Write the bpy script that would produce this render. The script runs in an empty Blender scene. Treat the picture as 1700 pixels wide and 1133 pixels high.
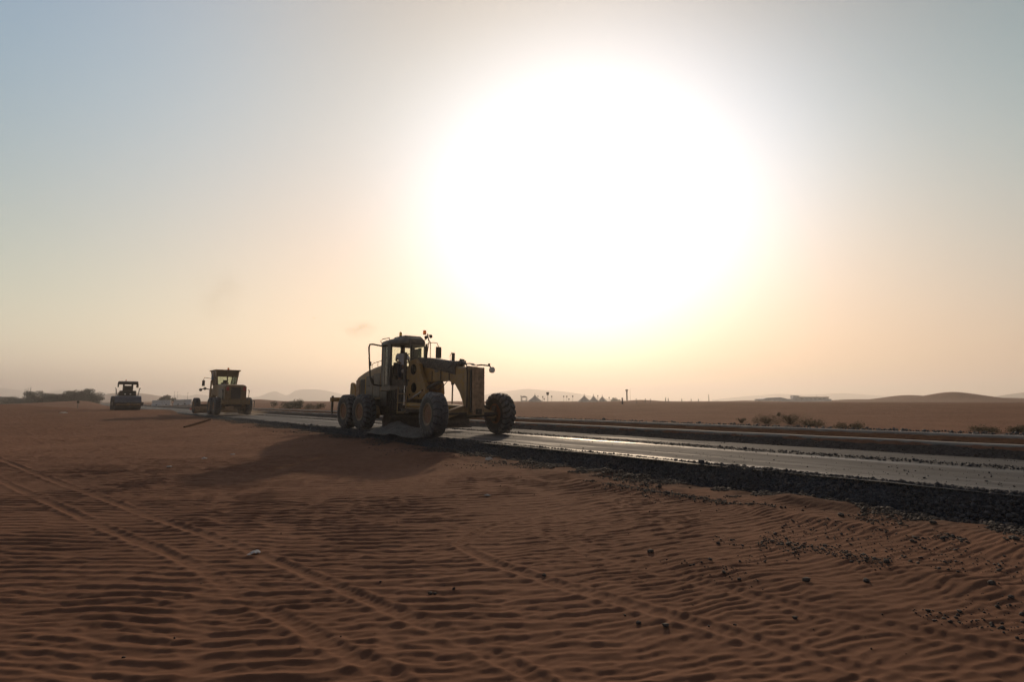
import bpy, math, random
import numpy as np
from mathutils import Vector, Matrix

sc = bpy.context.scene
R = math.radians
random.seed(7)

# ------------------------------------------------------------------ camera
FPX, HOR, CAMH = 870.0, 667.0, 1.143           # focal length in photo pixels, horizon row, height over the road
PITCH = math.atan((HOR - 566.5) / FPX)
cd = bpy.data.cameras.new('camera')
cd.sensor_width = 36.0
cd.lens = FPX / 1700 * 36
cd.clip_start, cd.clip_end = 0.05, 20000
cam = bpy.data.objects.new('camera', cd)
sc.collection.objects.link(cam)
cam.location = (0, 0, CAMH)
cam.rotation_euler = (R(90) + PITCH, 0, 0)
sc.camera = cam

# ------------------------------------------------------------------ light
SUN_EL, SUN_AZ = R(21.5), R(9.5)               # azimuth from +Y towards +X
SUN_DIR = Vector((math.sin(SUN_AZ) * math.cos(SUN_EL), math.cos(SUN_AZ) * math.cos(SUN_EL), math.sin(SUN_EL)))
sl = bpy.data.lights.new('sun', 'SUN')
sl.energy = 5.0
sl.angle = R(1.2)
sl.color = (1.0, 0.76, 0.52)
so = bpy.data.objects.new('sun', sl)
sc.collection.objects.link(so)
so.rotation_euler = (-SUN_DIR).to_track_quat('-Z', 'Y').to_euler()

w = bpy.data.worlds.new('World')
sc.world = w
w.use_nodes = True
nt = w.node_tree
nt.nodes.clear()
def N(t, **k):
    n = nt.nodes.new(t)
    for a, b in k.items():
        setattr(n, a, b)
    return n
def wmath(op, a, b=None, clamp=False):
    n = N('ShaderNodeMath', operation=op, use_clamp=clamp)
    for i, v in enumerate((a, b)):
        if v is None: continue
        if isinstance(v, (int, float)): n.inputs[i].default_value = v
        else: nt.links.new(v, n.inputs[i])
    return n.outputs[0]
out = N('ShaderNodeOutputWorld')
sky = N('ShaderNodeTexSky', sky_type='NISHITA', sun_disc=False)
sky.sun_elevation = SUN_EL
sky.sun_rotation = SUN_AZ
sky.air_density, sky.dust_density, sky.ozone_density = 1.0, 3.0, 1.0
bg1 = N('ShaderNodeBackground'); bg1.inputs[1].default_value = 0.05
nt.links.new(sky.outputs[0], bg1.inputs[0])
# forward-scattered light of dusty air around the sun (aureole) and the warm dust band over the horizon
tc = N('ShaderNodeTexCoord')
dot = N('ShaderNodeVectorMath', operation='DOT_PRODUCT')
dot.inputs[1].default_value = SUN_DIR
nt.links.new(tc.outputs['Generated'], dot.inputs[0])
oc = wmath('SUBTRACT', 1.0, dot.outputs['Value'])            # 1 - cos(angle to the sun)
sep = N('ShaderNodeSeparateXYZ'); nt.links.new(tc.outputs['Generated'], sep.inputs[0])
el = wmath('MAXIMUM', sep.outputs[2], 0.0)
def lobe(k, col, gain, extra=None):
    e = wmath('EXPONENT', wmath('MULTIPLY', oc, -k))
    if extra is not None: e = wmath('MULTIPLY', e, extra)
    b = N('ShaderNodeBackground'); b.inputs[0].default_value = (*col, 1)
    nt.links.new(wmath('MULTIPLY', e, gain), b.inputs[1])
    return b
front = wmath('MAXIMUM', wmath('ADD', sep.outputs[1], .25), 0.0)                       # glow added to the sky, fading out away from the sun
left = wmath('MULTIPLY', wmath('MAXIMUM', wmath('ADD', wmath('MULTIPLY', sep.outputs[0], -1.0), .35), 0.0), front)  # added sky glow, made stronger on the left
pos = wmath('MAXIMUM', sep.outputs[1], 0.0)
def ell(cx, wx, cz, wz, p):
    """oval glow added to the sky: offset from the sun and widths, as sky direction"""
    a = wmath('DIVIDE', wmath('SUBTRACT', sep.outputs[0], SUN_DIR[0]+cx), wx); b = wmath('DIVIDE', wmath('SUBTRACT', sep.outputs[2], SUN_DIR[2]+cz), wz)
    r = wmath('ADD', wmath('MULTIPLY', a, a), wmath('MULTIPLY', b, b))
    if p == 2: r = wmath('MULTIPLY', r, r)
    return wmath('MULTIPLY', wmath('EXPONENT', wmath('MULTIPLY', r, -1.0)), pos)
def band(g, m_):
    if m_ < 0: return wmath('MULTIPLY', g, el)
    return g if m_ == 0 else wmath('MULTIPLY', g, wmath('EXPONENT', wmath('MULTIPLY', el, -float(m_))))
AUR = [
    (0.0, (0.36, 0.33, 0.29), 1.0, ell(0, 0.34, -0.01, 0.30, 2)),
    (0.0, (0.0, 0.157, 0.45), 1.0, ell(0, 0.3, 0, 0.24, 2)),
    (0.0, (0.0, 0.381, 0.703), 1.0, ell(0, 0.4, 0, 0.32, 2)),
    (0.0, (0.366, 0.0, 0.0), 1.0, ell(0, 0.75, 0, 0.55, 1)),
    (0.0, (0.585, 0.413, 0.0), 1.0, ell(-0.5, 0.6, 0, 0.5, 1)),
    (0.0, (0.60, 0.06, 0.0), 1.0, ell(-0.5, 0.6, -0.2, 0.25, 1)),
    (0.0, (0.70, 0.31, 0.0), 1.0, ell(0.35, 0.5, -0.2, 0.25, 1)),
    (0.0, (0.03, 0.45, 0.68), 1.0, ell(-0.7, 0.6, 0.15, 0.4, 1)),
    (0.0, (0.076, 0.856, 1.029), 1.0, ell(0.7, 0.5, 0.0, 0.4, 1)),
    (0.0, (0.55, 0.375, 0.0), 1.0, ell(-0.2, 0.5, 0.35, 0.3, 1)),
    (0.0, (1.003, 0.25, 0.0), 1.0, band(front, 10)),
    (0.0, (0.0, 0.0, 0.004), 1.0, band(front, -1)),
    (0.0, (0.0, 0.0, 0.471), 1.0, band(left, 0)),
    (0.0, (0.0, 1.007, 0.0), 1.0, band(left, 3)),
    (0.0, (1.926, 1.031, 1.174), 1.0, band(left, 10)),
    (0.0, (0.0, 0.0, 0.145), 1.0, band(left, -1)),
    (0.0, (.40, .39, .40), 1.0, band(wmath('MAXIMUM', wmath('MULTIPLY', sep.outputs[1], -1.0), 0.0), 2.0)),     # hazy sky opposite the sun, added as fill for camera-facing sides
]
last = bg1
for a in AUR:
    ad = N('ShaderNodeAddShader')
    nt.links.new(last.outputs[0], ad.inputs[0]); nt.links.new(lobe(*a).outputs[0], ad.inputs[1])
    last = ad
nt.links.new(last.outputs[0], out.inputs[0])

sc.view_settings.view_transform = 'Standard'
sc.view_settings.look = 'None'
sc.view_settings.gamma = 1.0
sc.view_settings.exposure = -1.0
sc.cycles.max_bounces = 6
sc.cycles.volume_bounces = 1
sc.cycles.transparent_max_bounces = 16

# ------------------------------------------------------------------ helpers
def link(o):
    sc.collection.objects.link(o); return o
def tag(o, label=None, cat=None, group=None, kind=None):
    if label: o['label'] = label
    if cat: o['category'] = cat
    if group: o['group'] = group
    if kind: o['kind'] = kind
    return o
def empty(name, loc=(0, 0, 0), rz=0.0, parent=None):
    o = link(bpy.data.objects.new(name, None))
    o.location = loc; o.rotation_euler = (0, 0, rz); o.empty_display_size = 0.3
    if parent: o.parent = parent
    return o
def copy_tree(o, parent=None):
    c = o.copy(); link(c); c.parent = parent
    for ch in [x for x in sc.objects if x.parent == o]:
        copy_tree(ch, c)
    return c

class MB:
    def __init__(s): s.v = []; s.f = []; s.cuts = []; s.marks = []
    def mark(s, i): s.marks.append((len(s.f), i)); return s
    def add(s, vs, fs, M=None):
        b = len(s.v); s.cuts.append((b, len(s.f)))
        s.v += [tuple(M @ Vector(p)) if M is not None else tuple(p) for p in vs]
        s.f += [tuple(i + b for i in f) for f in fs]
        return s
    def box(s, x0, x1, y0, y1, z0, z1, M=None):
        return s.add([(x0,y0,z0),(x1,y0,z0),(x1,y1,z0),(x0,y1,z0),(x0,y0,z1),(x1,y0,z1),(x1,y1,z1),(x0,y1,z1)],
              [(0,3,2,1),(4,5,6,7),(0,1,5,4),(1,2,6,5),(2,3,7,6),(3,0,4,7)], M)
    def prism(s, poly, a0, a1, axis='y'):
        n = len(poly)
        def P(p, a): return (p[0], a, p[1]) if axis == 'y' else ((p[0], p[1], a) if axis == 'z' else (a, p[0], p[1]))
        s.add([P(p, a0) for p in poly] + [P(p, a1) for p in poly],
              [tuple(range(n)), tuple(range(2*n-1, n-1, -1))] + [(i, i+n, (i+1) % n + n, (i+1) % n) for i in range(n)])
        return s
    def loft(s, rings, cap=True):
        n = len(rings[0]); vs = [p for r in rings for p in r]; fs = []
        for k in range(len(rings)-1):
            for i in range(n):
                j = (i+1) % n
                fs.append((k*n+i, k*n+j, (k+1)*n+j, (k+1)*n+i))
        if cap: fs += [tuple(range(n-1, -1, -1)), tuple(range((len(rings)-1)*n, len(rings)*n))]
        return s.add(vs, fs)
    def tube(s, path, r, n=8, r1=None):
        P = [Vector(p) for p in path]; rings = []
        for i, p in enumerate(P):
            d = (P[min(i+1, len(P)-1)] - P[max(i-1, 0)]).normalized()
            u = d.cross(Vector((0, 0, 1)))
            if u.length < 0.05: u = d.cross(Vector((1, 0, 0)))
            u.normalize(); v = d.cross(u)
            rr = r if r1 is None else r + (r1 - r) * i / (len(P)-1)
            rings.append([p + (u*math.cos(a) + v*math.sin(a)) * rr for a in [2*math.pi*k/n for k in range(n)]])
        return s.loft(rings)
    def lathe(s, prof, o=(0, 0, 0), axis='y', n=32, close=False):
        rings = []
        for r, h in prof:
            ring = []
            for k in range(n):
                a = 2*math.pi*k/n; c, q = math.cos(a)*r, math.sin(a)*r
                p = (c, h, q) if axis == 'y' else ((c, q, h) if axis == 'z' else (h, c, q))
                ring.append((p[0]+o[0], p[1]+o[1], p[2]+o[2]))
            rings.append(ring)
        if close: rings.append(rings[0])
        return s.loft(rings, cap=not close)
    def each(s, name, mat, parent=None, smooth=False, bevel=0.0):
        """every piece added becomes an object of its own"""
        c = s.cuts + [(len(s.v), len(s.f))]; out_ = []
        for (v0, f0), (v1, f1) in zip(c[:-1], c[1:]):
            q = MB(); q.v = s.v[v0:v1]; q.f = [tuple(i-v0 for i in f) for f in s.f[f0:f1]]
            out_.append(q.build(name, mat, parent, smooth, bevel))
        return out_
    def build(s, name, mat, parent=None, smooth=False, bevel=0.0):
        me = bpy.data.meshes.new(name)
        me.from_pydata(s.v, [], s.f)
        for m_ in (mat if isinstance(mat, (list, tuple)) else [mat]): me.materials.append(m_)
        for k_, (f0, i_) in enumerate(s.marks):
            f1 = s.marks[k_+1][0] if k_+1 < len(s.marks) else len(s.f)
            for p_ in me.polygons[f0:f1]: p_.material_index = i_
        import bmesh
        bm = bmesh.new(); bm.from_mesh(me); bmesh.ops.recalc_face_normals(bm, faces=bm.faces); bm.to_mesh(me); bm.free()
        if smooth:
            me.polygons.foreach_set('use_smooth', [True]*len(me.polygons))
            me.set_sharp_from_angle(angle=R(38))
        o = link(bpy.data.objects.new(name, me))
        if parent: o.parent = parent
        if bevel:
            b = o.modifiers.new('bevel', 'BEVEL'); b.width = bevel; b.segments = 2; b.limit_method = 'ANGLE'; b.angle_limit = R(40)
        return o

# ------------------------------------------------------------------ materials
def mat(name, base, rough=0.6, metal=0.0, var=0.25, scale=3.0, dust=0.0, dustcol=(0.26, 0.19, 0.12), bump=0.0, bscale=40.0,
        spec=0.5, trans=0.0, alpha=1.0, emit=None):
    m = bpy.data.materials.new(name); m.use_nodes = True
    t = m.node_tree; b = t.nodes['Principled BSDF']; L = t.links.new
    def n(ty, **k):
        q = t.nodes.new(ty)
        for a, c in k.items(): setattr(q, a, c)
        return q
    tc = n('ShaderNodeTexCoord')
    ns = n('ShaderNodeTexNoise'); ns.inputs['Scale'].default_value = scale; ns.inputs['Detail'].default_value = 6
    L(tc.outputs['Object'], ns.inputs['Vector'])
    r = n('ShaderNodeMapRange'); r.inputs['From Min'].default_value = .3; r.inputs['From Max'].default_value = .7
    r.inputs['To Min'].default_value = 1 - var; r.inputs['To Max'].default_value = 1 + var*.5
    L(ns.outputs['Fac'], r.inputs['Value'])
    hs = n('ShaderNodeHueSaturation'); hs.inputs['Color'].default_value = (*base, 1)
    L(r.outputs[0], hs.inputs['Value'])
    col = hs.outputs[0]
    if dust > 0:
        n2 = n('ShaderNodeTexNoise'); n2.inputs['Scale'].default_value = scale*2.3; n2.inputs['Detail'].default_value = 8
        L(tc.outputs['Object'], n2.inputs['Vector'])
        r2 = n('ShaderNodeMapRange'); r2.inputs['From Min'].default_value = .35; r2.inputs['From Max'].default_value = .65
        r2.inputs['To Max'].default_value = dust
        L(n2.outputs['Fac'], r2.inputs['Value'])
        mx = n('ShaderNodeMix', data_type='RGBA'); mx.inputs['B'].default_value = (*dustcol, 1)
        L(r2.outputs[0], mx.inputs['Factor']); L(col, mx.inputs['A']); col = mx.outputs['Result']
    L(col, b.inputs['Base Color'])
    b.inputs['Roughness'].default_value = rough; b.inputs['Metallic'].default_value = metal
    b.inputs['Specular IOR Level'].default_value = spec
    b.inputs['Transmission Weight'].default_value = trans
    b.inputs['Alpha'].default_value = alpha
    if emit:
        b.inputs['Emission Color'].default_value = (*emit[0], 1); b.inputs['Emission Strength'].default_value = emit[1]
    if bump:
        n3 = n('ShaderNodeTexNoise'); n3.inputs['Scale'].default_value = bscale; n3.inputs['Detail'].default_value = 5
        L(tc.outputs['Object'], n3.inputs['Vector'])
        bp = n('ShaderNodeBump'); bp.inputs['Strength'].default_value = 1; bp.inputs['Distance'].default_value = bump
        L(n3.outputs['Fac'], bp.inputs['Height']); L(bp.outputs[0], b.inputs['Normal'])
    return m

M = {}
M['yellow'] = mat('worn_yellow_paint', (0.33, 0.18, 0.028), .5, dust=.55, bump=.004, bscale=9)
M['ochre'] = mat('faded_ochre_paint', (0.20, 0.115, 0.03), .55, dust=.5, scale=4)
M['yellow_bright'] = mat('yellow_paint', (0.50, 0.30, 0.05), .45, dust=.35)
M['dusty'] = mat('dusty_tan_paint', (0.38, 0.25, 0.115), .65, dust=.6)
M['grey_panel'] = mat('dusty_grey_panel', (0.12, 0.105, 0.085), .5, dust=.4)
M['dark'] = mat('dark_machine_metal', (0.03, 0.026, 0.021), .5, dust=.18, scale=5)
M['black'] = mat('black_frame_paint', (0.02, 0.019, 0.018), .5, dust=.12, scale=5)
M['steel'] = mat('steel_rod', (0.45, 0.43, 0.4), .25, metal=1.0, var=.1)
M['rubber'] = mat('dusty_tyre_rubber', (0.028, 0.028, 0.029), .7, dust=.4, dustcol=(.075, .07, .065), scale=4, bump=.004, bscale=60)
M['rust'] = mat('rusty_steel', (0.42, 0.26, 0.15), .7, var=.5, scale=8, dust=.4, dustcol=(.30, .22, .15), bump=.004, bscale=30)
M['rim'] = mat('dirty_yellow_rim', (0.17, 0.058, 0.015), .6, dust=.12, scale=6)
M['amber'] = mat('amber_beacon_lens', (0.9, 0.22, 0.02), .3, trans=.5, var=.05)
M['amber2'] = mat('ochre_beacon_lens', (0.6, 0.35, 0.06), .3, trans=.4, var=.05)
M['red'] = mat('red_lens', (0.42, 0.03, 0.02), .35, var=.1)
M['lens'] = mat('lamp_lens', (0.7, 0.68, 0.62), .25, var=.1)
M['tread'] = mat('dusty_skylit_tread_rubber', (0.07, 0.074, 0.082), .6, dust=.5, dustcol=(.14, .14, .145), scale=6)  # lug rubber under dust, with blue-grey skylight painted into its colour
M['hole_shade'] = mat('painted_hole_shade', (0.006, 0.005, 0.005), 1.0, spec=.0)  # near-black colour painting the shade inside the saddle holes
M['hose'] = mat('dusty_rubber_hose', (0.05, 0.042, 0.032), .7, dust=.35, scale=6, bump=.02, bscale=14)
M['bead'] = mat('dusty_rim_flange', (0.20, 0.13, 0.07), .6, dust=.4, scale=6)
M['white'] = mat('white_paint', (0.72, 0.72, 0.70), .6, var=.1, scale=1)
M['offwhite'] = mat('off_white_render', (0.62, 0.6, 0.56), .8, var=.12, scale=.6)
M['tent'] = mat('canvas', (0.50, 0.46, 0.40), .85, var=.12, scale=.8)
M['wood'] = mat('weathered_wood', (0.05, 0.03, 0.02), 1.0, spec=.0, var=.4, scale=9)
M['pole'] = mat('galvanised_pole', (0.16, 0.15, 0.14), .6, var=.2)
M['plastic'] = mat('thin_white_plastic', (0.75, 0.75, 0.74), .4, var=.06, scale=6)
M['rock'] = mat('grey_gravel_stone', (0.045, 0.050, 0.060), .8, var=.5, scale=14)
M['darkrock'] = mat('dark_sandy_stone', (0.055, 0.045, 0.040), .85, var=.5, scale=12)
M['concrete'] = mat('pale_concrete', (0.36, 0.34, 0.31), .8, var=.2, scale=2, bump=.003, bscale=30)
M['leaf'] = mat('dusty_leaf', (0.075, 0.085, 0.04), .7, var=.4, scale=3)
M['treeleaf'] = mat('tree_leaf', (0.05, 0.065, 0.035), .75, var=.45, scale=.6)
M['bark'] = mat('bark', (0.10, 0.075, 0.05), .9, var=.3)
M['skin'] = mat('skin', (0.22, 0.12, 0.075), .6, var=.08)
M['shirt'] = mat('white_cotton', (0.62, 0.64, 0.70), .9, var=.08)
M['denim'] = mat('dark_denim', (0.045, 0.05, 0.075), .9, var=.15)
M['cloth'] = mat('dark_headcloth', (0.05, 0.035, 0.03), .9, var=.2)
M['blue'] = mat('blue_paint', (0.10, 0.17, 0.27), .5, var=.15)
M['drum'] = mat('polished_drum_steel', (0.14, 0.155, 0.185), .42, metal=.85, var=.25, scale=3, dust=.15)
M['orange'] = mat('orange_red_plastic', (0.55, 0.08, 0.04), .5, var=.1)

def glass_mat():
    m = bpy.data.materials.new('tinted_glass'); m.use_nodes = True
    t = m.node_tree; t.nodes.clear(); L = t.links.new
    o = t.nodes.new('ShaderNodeOutputMaterial'); tr = t.nodes.new('ShaderNodeBsdfTransparent'); gl = t.nodes.new('ShaderNodeBsdfGlossy')
    tr.inputs[0].default_value = (.88, .91, .84, 1); gl.inputs['Roughness'].default_value = .06
    fr = t.nodes.new('ShaderNodeFresnel'); fr.inputs[0].default_value = 1.45
    mx = t.nodes.new('ShaderNodeMixShader')
    L(fr.outputs[0], mx.inputs[0]); L(tr.outputs[0], mx.inputs[1]); L(gl.outputs[0], mx.inputs[2])
    df = t.nodes.new('ShaderNodeBsdfDiffuse'); df.inputs[0].default_value = (.3, .24, .17, 1)
    ns = t.nodes.new('ShaderNodeTexNoise'); ns.inputs['Scale'].default_value = 1.1
    mr = t.nodes.new('ShaderNodeMapRange'); mr.inputs['From Min'].default_value = .4; mr.inputs['To Max'].default_value = .1
    L(ns.outputs['Fac'], mr.inputs['Value'])
    m2 = t.nodes.new('ShaderNodeMixShader'); L(mr.outputs[0], m2.inputs[0]); L(mx.outputs[0], m2.inputs[1]); L(df.outputs[0], m2.inputs[2])
    L(m2.outputs[0], o.inputs[0])
    return m
M['glass'] = glass_mat()

# ------------------------------------------------------------------ terrain
E0 = (6.3, 6.6); DX, DY = -0.645, 0.764          # near road edge: origin and direction; far side normal is (DY, -DX)
def road_t(x, y): return DY*(x-E0[0]) - DX*(y-E0[1])
def road_s(x, y): return DX*(x-E0[0]) + DY*(y-E0[1])
def road_xy(s, t): return E0[0] + DX*s + DY*t, E0[1] + DY*s - DX*t
rng = np.random.RandomState(3)
LAT = rng.rand(257, 257)
def vnoise(x, y, sc_):
    x = np.asarray(x, float)/sc_ + 1000.37; y = np.asarray(y, float)/sc_ + 1000.71
    xi = np.floor(x).astype(int); yi = np.floor(y).astype(int); fx = x-xi; fy = y-yi
    fx = fx*fx*(3-2*fx); fy = fy*fy*(3-2*fy); a = xi % 256; b = yi % 256; a1 = (xi+1) % 256; b1 = (yi+1) % 256
    return (LAT[a,b]*(1-fx)*(1-fy) + LAT[a1,b]*fx*(1-fy) + LAT[a,b1]*(1-fx)*fy + LAT[a1,b1]*fx*fy)*2-1
def fbm(x, y, sc_, o=4):
    r = 0
    for k in range(o): r = r + vnoise(x+17.3*k, y-9.1*k, sc_/2**k)/2**k
    return r
def sm(a, b, v):
    u = np.clip((v-a)/(b-a), 0, 1); return u*u*(3-2*u)
# dunes beyond the road: photo column, crest row, distance, half width in photo pixels, depth
DUNES = [(1503,656.5,230,34,26),(1576,651,190,18,20),(1560,664,200,75,26),(1415,663.5,260,22,30),(1660,661,240,60,30),
         (1062,664.5,150,36,18),(1235,665.5,230,40,24),(505,667,140,45,20),(430,663.5,170,16,20),(575,667.5,130,40,20),
         (170,665,125,75,20),(250,666,130,60,20),(330,668,120,50,18),(20,671.5,60,70,7),(75,676,52,70,5)]
def terrain(x, y):
    x = np.asarray(x, float); y = np.asarray(y, float)
    r = np.hypot(x, y); t = road_t(x, y)
    edge = np.interp(r, [8, 15, 35, 60, 100], [-.33, -.27, -.15, -.06, -.05])
    far = np.interp(r, [8, 18, 45, 62, 90, 200], [-.52, -.46, -.10, .22, .12, .2])
    near = edge + (far-edge)*sm(0.4, 7, -t)
    other = .22 + .06*sm(8.5, 10, t) + .66*sm(10, 62, t)
    z = np.where(t < 2.7, near + (-.62-near)*sm(-.55, -.1, t), -.62 + (other+.62)*sm(5.2, 5.75, t))
    off = np.maximum(sm(0.6, 6, -t), sm(9.5, 16, t))
    z = z + off*(fbm(x, y, 14, 3)*np.interp(r, [5, 30, 120, 600, 2500], [.03, .05, .08, .3, 2.0]) )
    z = z + off*fbm(x+40, y, 3.1, 3)*.022*sm(2.5, 9, r)
    # spoil heaps and ridges left by the blade on the near side
    m = sm(.35, .9, -t)*(1-sm(1.5, 2.7, -t))*(1-sm(22, 40, r))
    z = z + m*(np.maximum(fbm(x, y, 1.5, 3), -.15)*.09+.03)
    for tc_, a_, w_ in ((1.75, .055, .22), (3.05, .035, .22), (4.1, .03, .25)):
        z = z + a_*np.exp(-((-t-tc_-.22*vnoise(x, y, 2.3))/w_)**2)*(.6+.6*vnoise(x+9, y, 1.1))*sm(-6, -2, x+3*np.maximum(0, 1))*sm(.3, 2.2, x)
    # far dunes
    for px, py, d, hw, dep in DUNES:
        cx = (px-850)/870*d; hz = CAMH + (HOR-py)*d/870; wx = hw/870*d
        q = np.exp(-np.abs((x-cx)/wx)**1.35 - np.abs((y-d)/dep)**1.8)*sm(1.5, 8, np.abs(t-2.7)-2)
        z = z + np.maximum(hz-z, 0)*q
    # level stand of the roller
    q = 1-sm(3, 7, np.hypot(x+39.4, y-54)); z = z*(1-q) + .27*q
    return z
# wheel ruts of a light vehicle crossing the foreground sand
RUTS = [[(-27,24.5),(-13.65,14.25),(-6.05,8.47),(-2.83,6.03),(-1.38,4.74),(-.48,3.97),(.04,3.46),(.9,2.4),(2,1)],
        [(-25,21.5),(-10.57,11.08),(-6.22,7.81),(-3.92,6.1),(-2.92,5.31),(-2.22,4.61),(-1.55,4.07),(-1.02,3.61),(-.73,3.39),(.1,2.3),(1,1)],
        [(2.4,9.0),(.9,7.9),(-.35,6.9),(-.6,6.2),(-.2,5.5),(.5,4.8),(1.3,4.1),(2.2,3.3),(3.2,2.2)],
        [(1.9,8.2),(.95,7.4),(.5,6.6),(.75,5.9),(1.4,5.1),(2.3,4.2),(3.2,3.5)]]
def rutdist(x, y, pl):
    d = np.full(x.shape, 9.0); al = np.zeros(x.shape); acc = 0
    for (ax, ay), (bx, by) in zip(pl[:-1], pl[1:]):
        L = math.hypot(bx-ax, by-ay); ux, uy = (bx-ax)/L, (by-ay)/L
        u = np.clip((x-ax)*ux + (y-ay)*uy, 0, L); dd = np.hypot(x-ax-u*ux, y-ay-u*uy)
        k = dd < d; d = np.where(k, dd, d); al = np.where(k, acc+u, al); acc += L
    return d, al
def detail(x, y):
    """wind ripples, ruts: metres of height on top of terrain()"""
    t = road_t(x, y); r = np.hypot(x, y)
    g = np.log1p(np.exp((x-.4)*1.1))/1.1
    q = y - .34*g + .16*fbm(x, y, 2.6, 2) + .03*fbm(x, y, .5, 2)
    def ripple(seed, lam0, spread, turn, n_, up, pw, warp):
        """crest field with forks: phase and strength of a narrow band of waves; slip face towards the camera"""
        rg = np.random.RandomState(seed); re = np.zeros(x.shape); im = np.zeros(x.shape); nn = 0
        qq = q + warp*x
        for k in range(n_):
            u = rg.uniform(-1.6, 1.6)*spread; lam = lam0*math.exp(u); be = rg.normal(0, turn); am = math.exp(-(u/spread)**2)
            ph = 2*math.pi/lam*(qq*math.cos(be) + x*math.sin(be)) + rg.uniform(0, 6.28)
            re += am*np.cos(ph); im += am*np.sin(ph); nn += am*am
        mag = np.sqrt((re*re+im*im)/nn); th = (np.arctan2(im, re)/(2*math.pi)) % 1.0
        return np.where(th < up, (th/up)**pw, np.clip((1-th)/(1-up), 0, 1)**1.1)*np.clip(mag*1.25, 0, 1.15)
    big = sm(1.8, -2.2, x - .25*(y-4)) * (1-.35*sm(6, 11, r)) if False else 1-.62*sm(-1.2, 2.6, x - .2*(y-4))
    hA = ripple(11, .165, .34, .10, 50, .48, 2.3, 0.0)
    hB = ripple(29, .088, .26, .16, 40, .45, 2.0, -.05)
    size = np.interp(r, [3, 5, 8, 14, 30, 60], [1.0, .95, .9, .9, .9, .8])
    patch = np.clip(.85+.55*fbm(x+5, y, 1.9, 2), .25, 1.5)
    h = hA*big*.0225*patch + hB*(.0085+.0030*(1-big))*np.clip(1.1+.7*fbm(x-7, y+3, 1.2, 2), .1, 1.8)*(1-.45*hA*big)
    lamp = size
    calm = np.maximum(sm(0.5, 1.6, -t), sm(10.5, 12.5, t))
    rut = 0; cut = np.ones_like(x)
    for i, pl in enumerate(RUTS):
        d, al = rutdist(x, y, pl); k = (1.15, 1.15, 1.05, .95)[i]*(.75+.5*vnoise(x, y, .9))
        d = d + .015*vnoise(x, y, .25)
        wd = .075
        cut = cut*(1 - .7*k*np.exp(-(d/wd/1.25)**4))
        rut = rut + k*((.013+.006*vnoise(x, y, .3))*np.exp(-((d-wd*1.2)/.035)**2) - .002*np.exp(-(d/wd)**4) + .003*np.sin(al*2*math.pi/.075)*np.exp(-(d/wd)**4))
    z = lamp*h*cut*calm + rut*calm*(1-sm(20, 30, r))
    z = z + calm*.0022*fbm(x, y, .05, 2)*(1-sm(6, 12, r))
    z = z + (1-calm)*.024*fbm(x, y, .25, 3)*sm(.3, .5, np.abs(t-2.6)-2.6)
    return z
def hgt(x, y):
    """ground height at one point"""
    a = np.array([x], float); b = np.array([y], float)
    return float((terrain(a, b) + (detail(a, b) if y < 60 else 0))[0])

def grid_mesh(name, X, Y, Z, mats, smooth=True):
    r, c = X.shape
    me = bpy.data.meshes.new(name)
    co = np.stack([X, Y, Z], -1).reshape(-1, 3).astype(np.float32)
    i = np.arange(r*c).reshape(r, c)
    q = np.stack([i[:-1,:-1], i[:-1,1:], i[1:,1:], i[1:,:-1]], -1).reshape(-1, 4).astype(np.int32)
    me.vertices.add(len(co)); me.vertices.foreach_set('co', co.ravel())
    me.loops.add(q.size); me.loops.foreach_set('vertex_index', q.ravel())
    me.polygons.add(len(q)); me.polygons.foreach_set('loop_start', np.arange(0, q.size, 4, dtype=np.int32))
    if smooth: me.polygons.foreach_set('use_smooth', np.ones(len(q), bool))
    me.update(calc_edges=True); me.validate()
    me.materials.append(mats)
    return link(bpy.data.objects.new(name, me))

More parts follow.
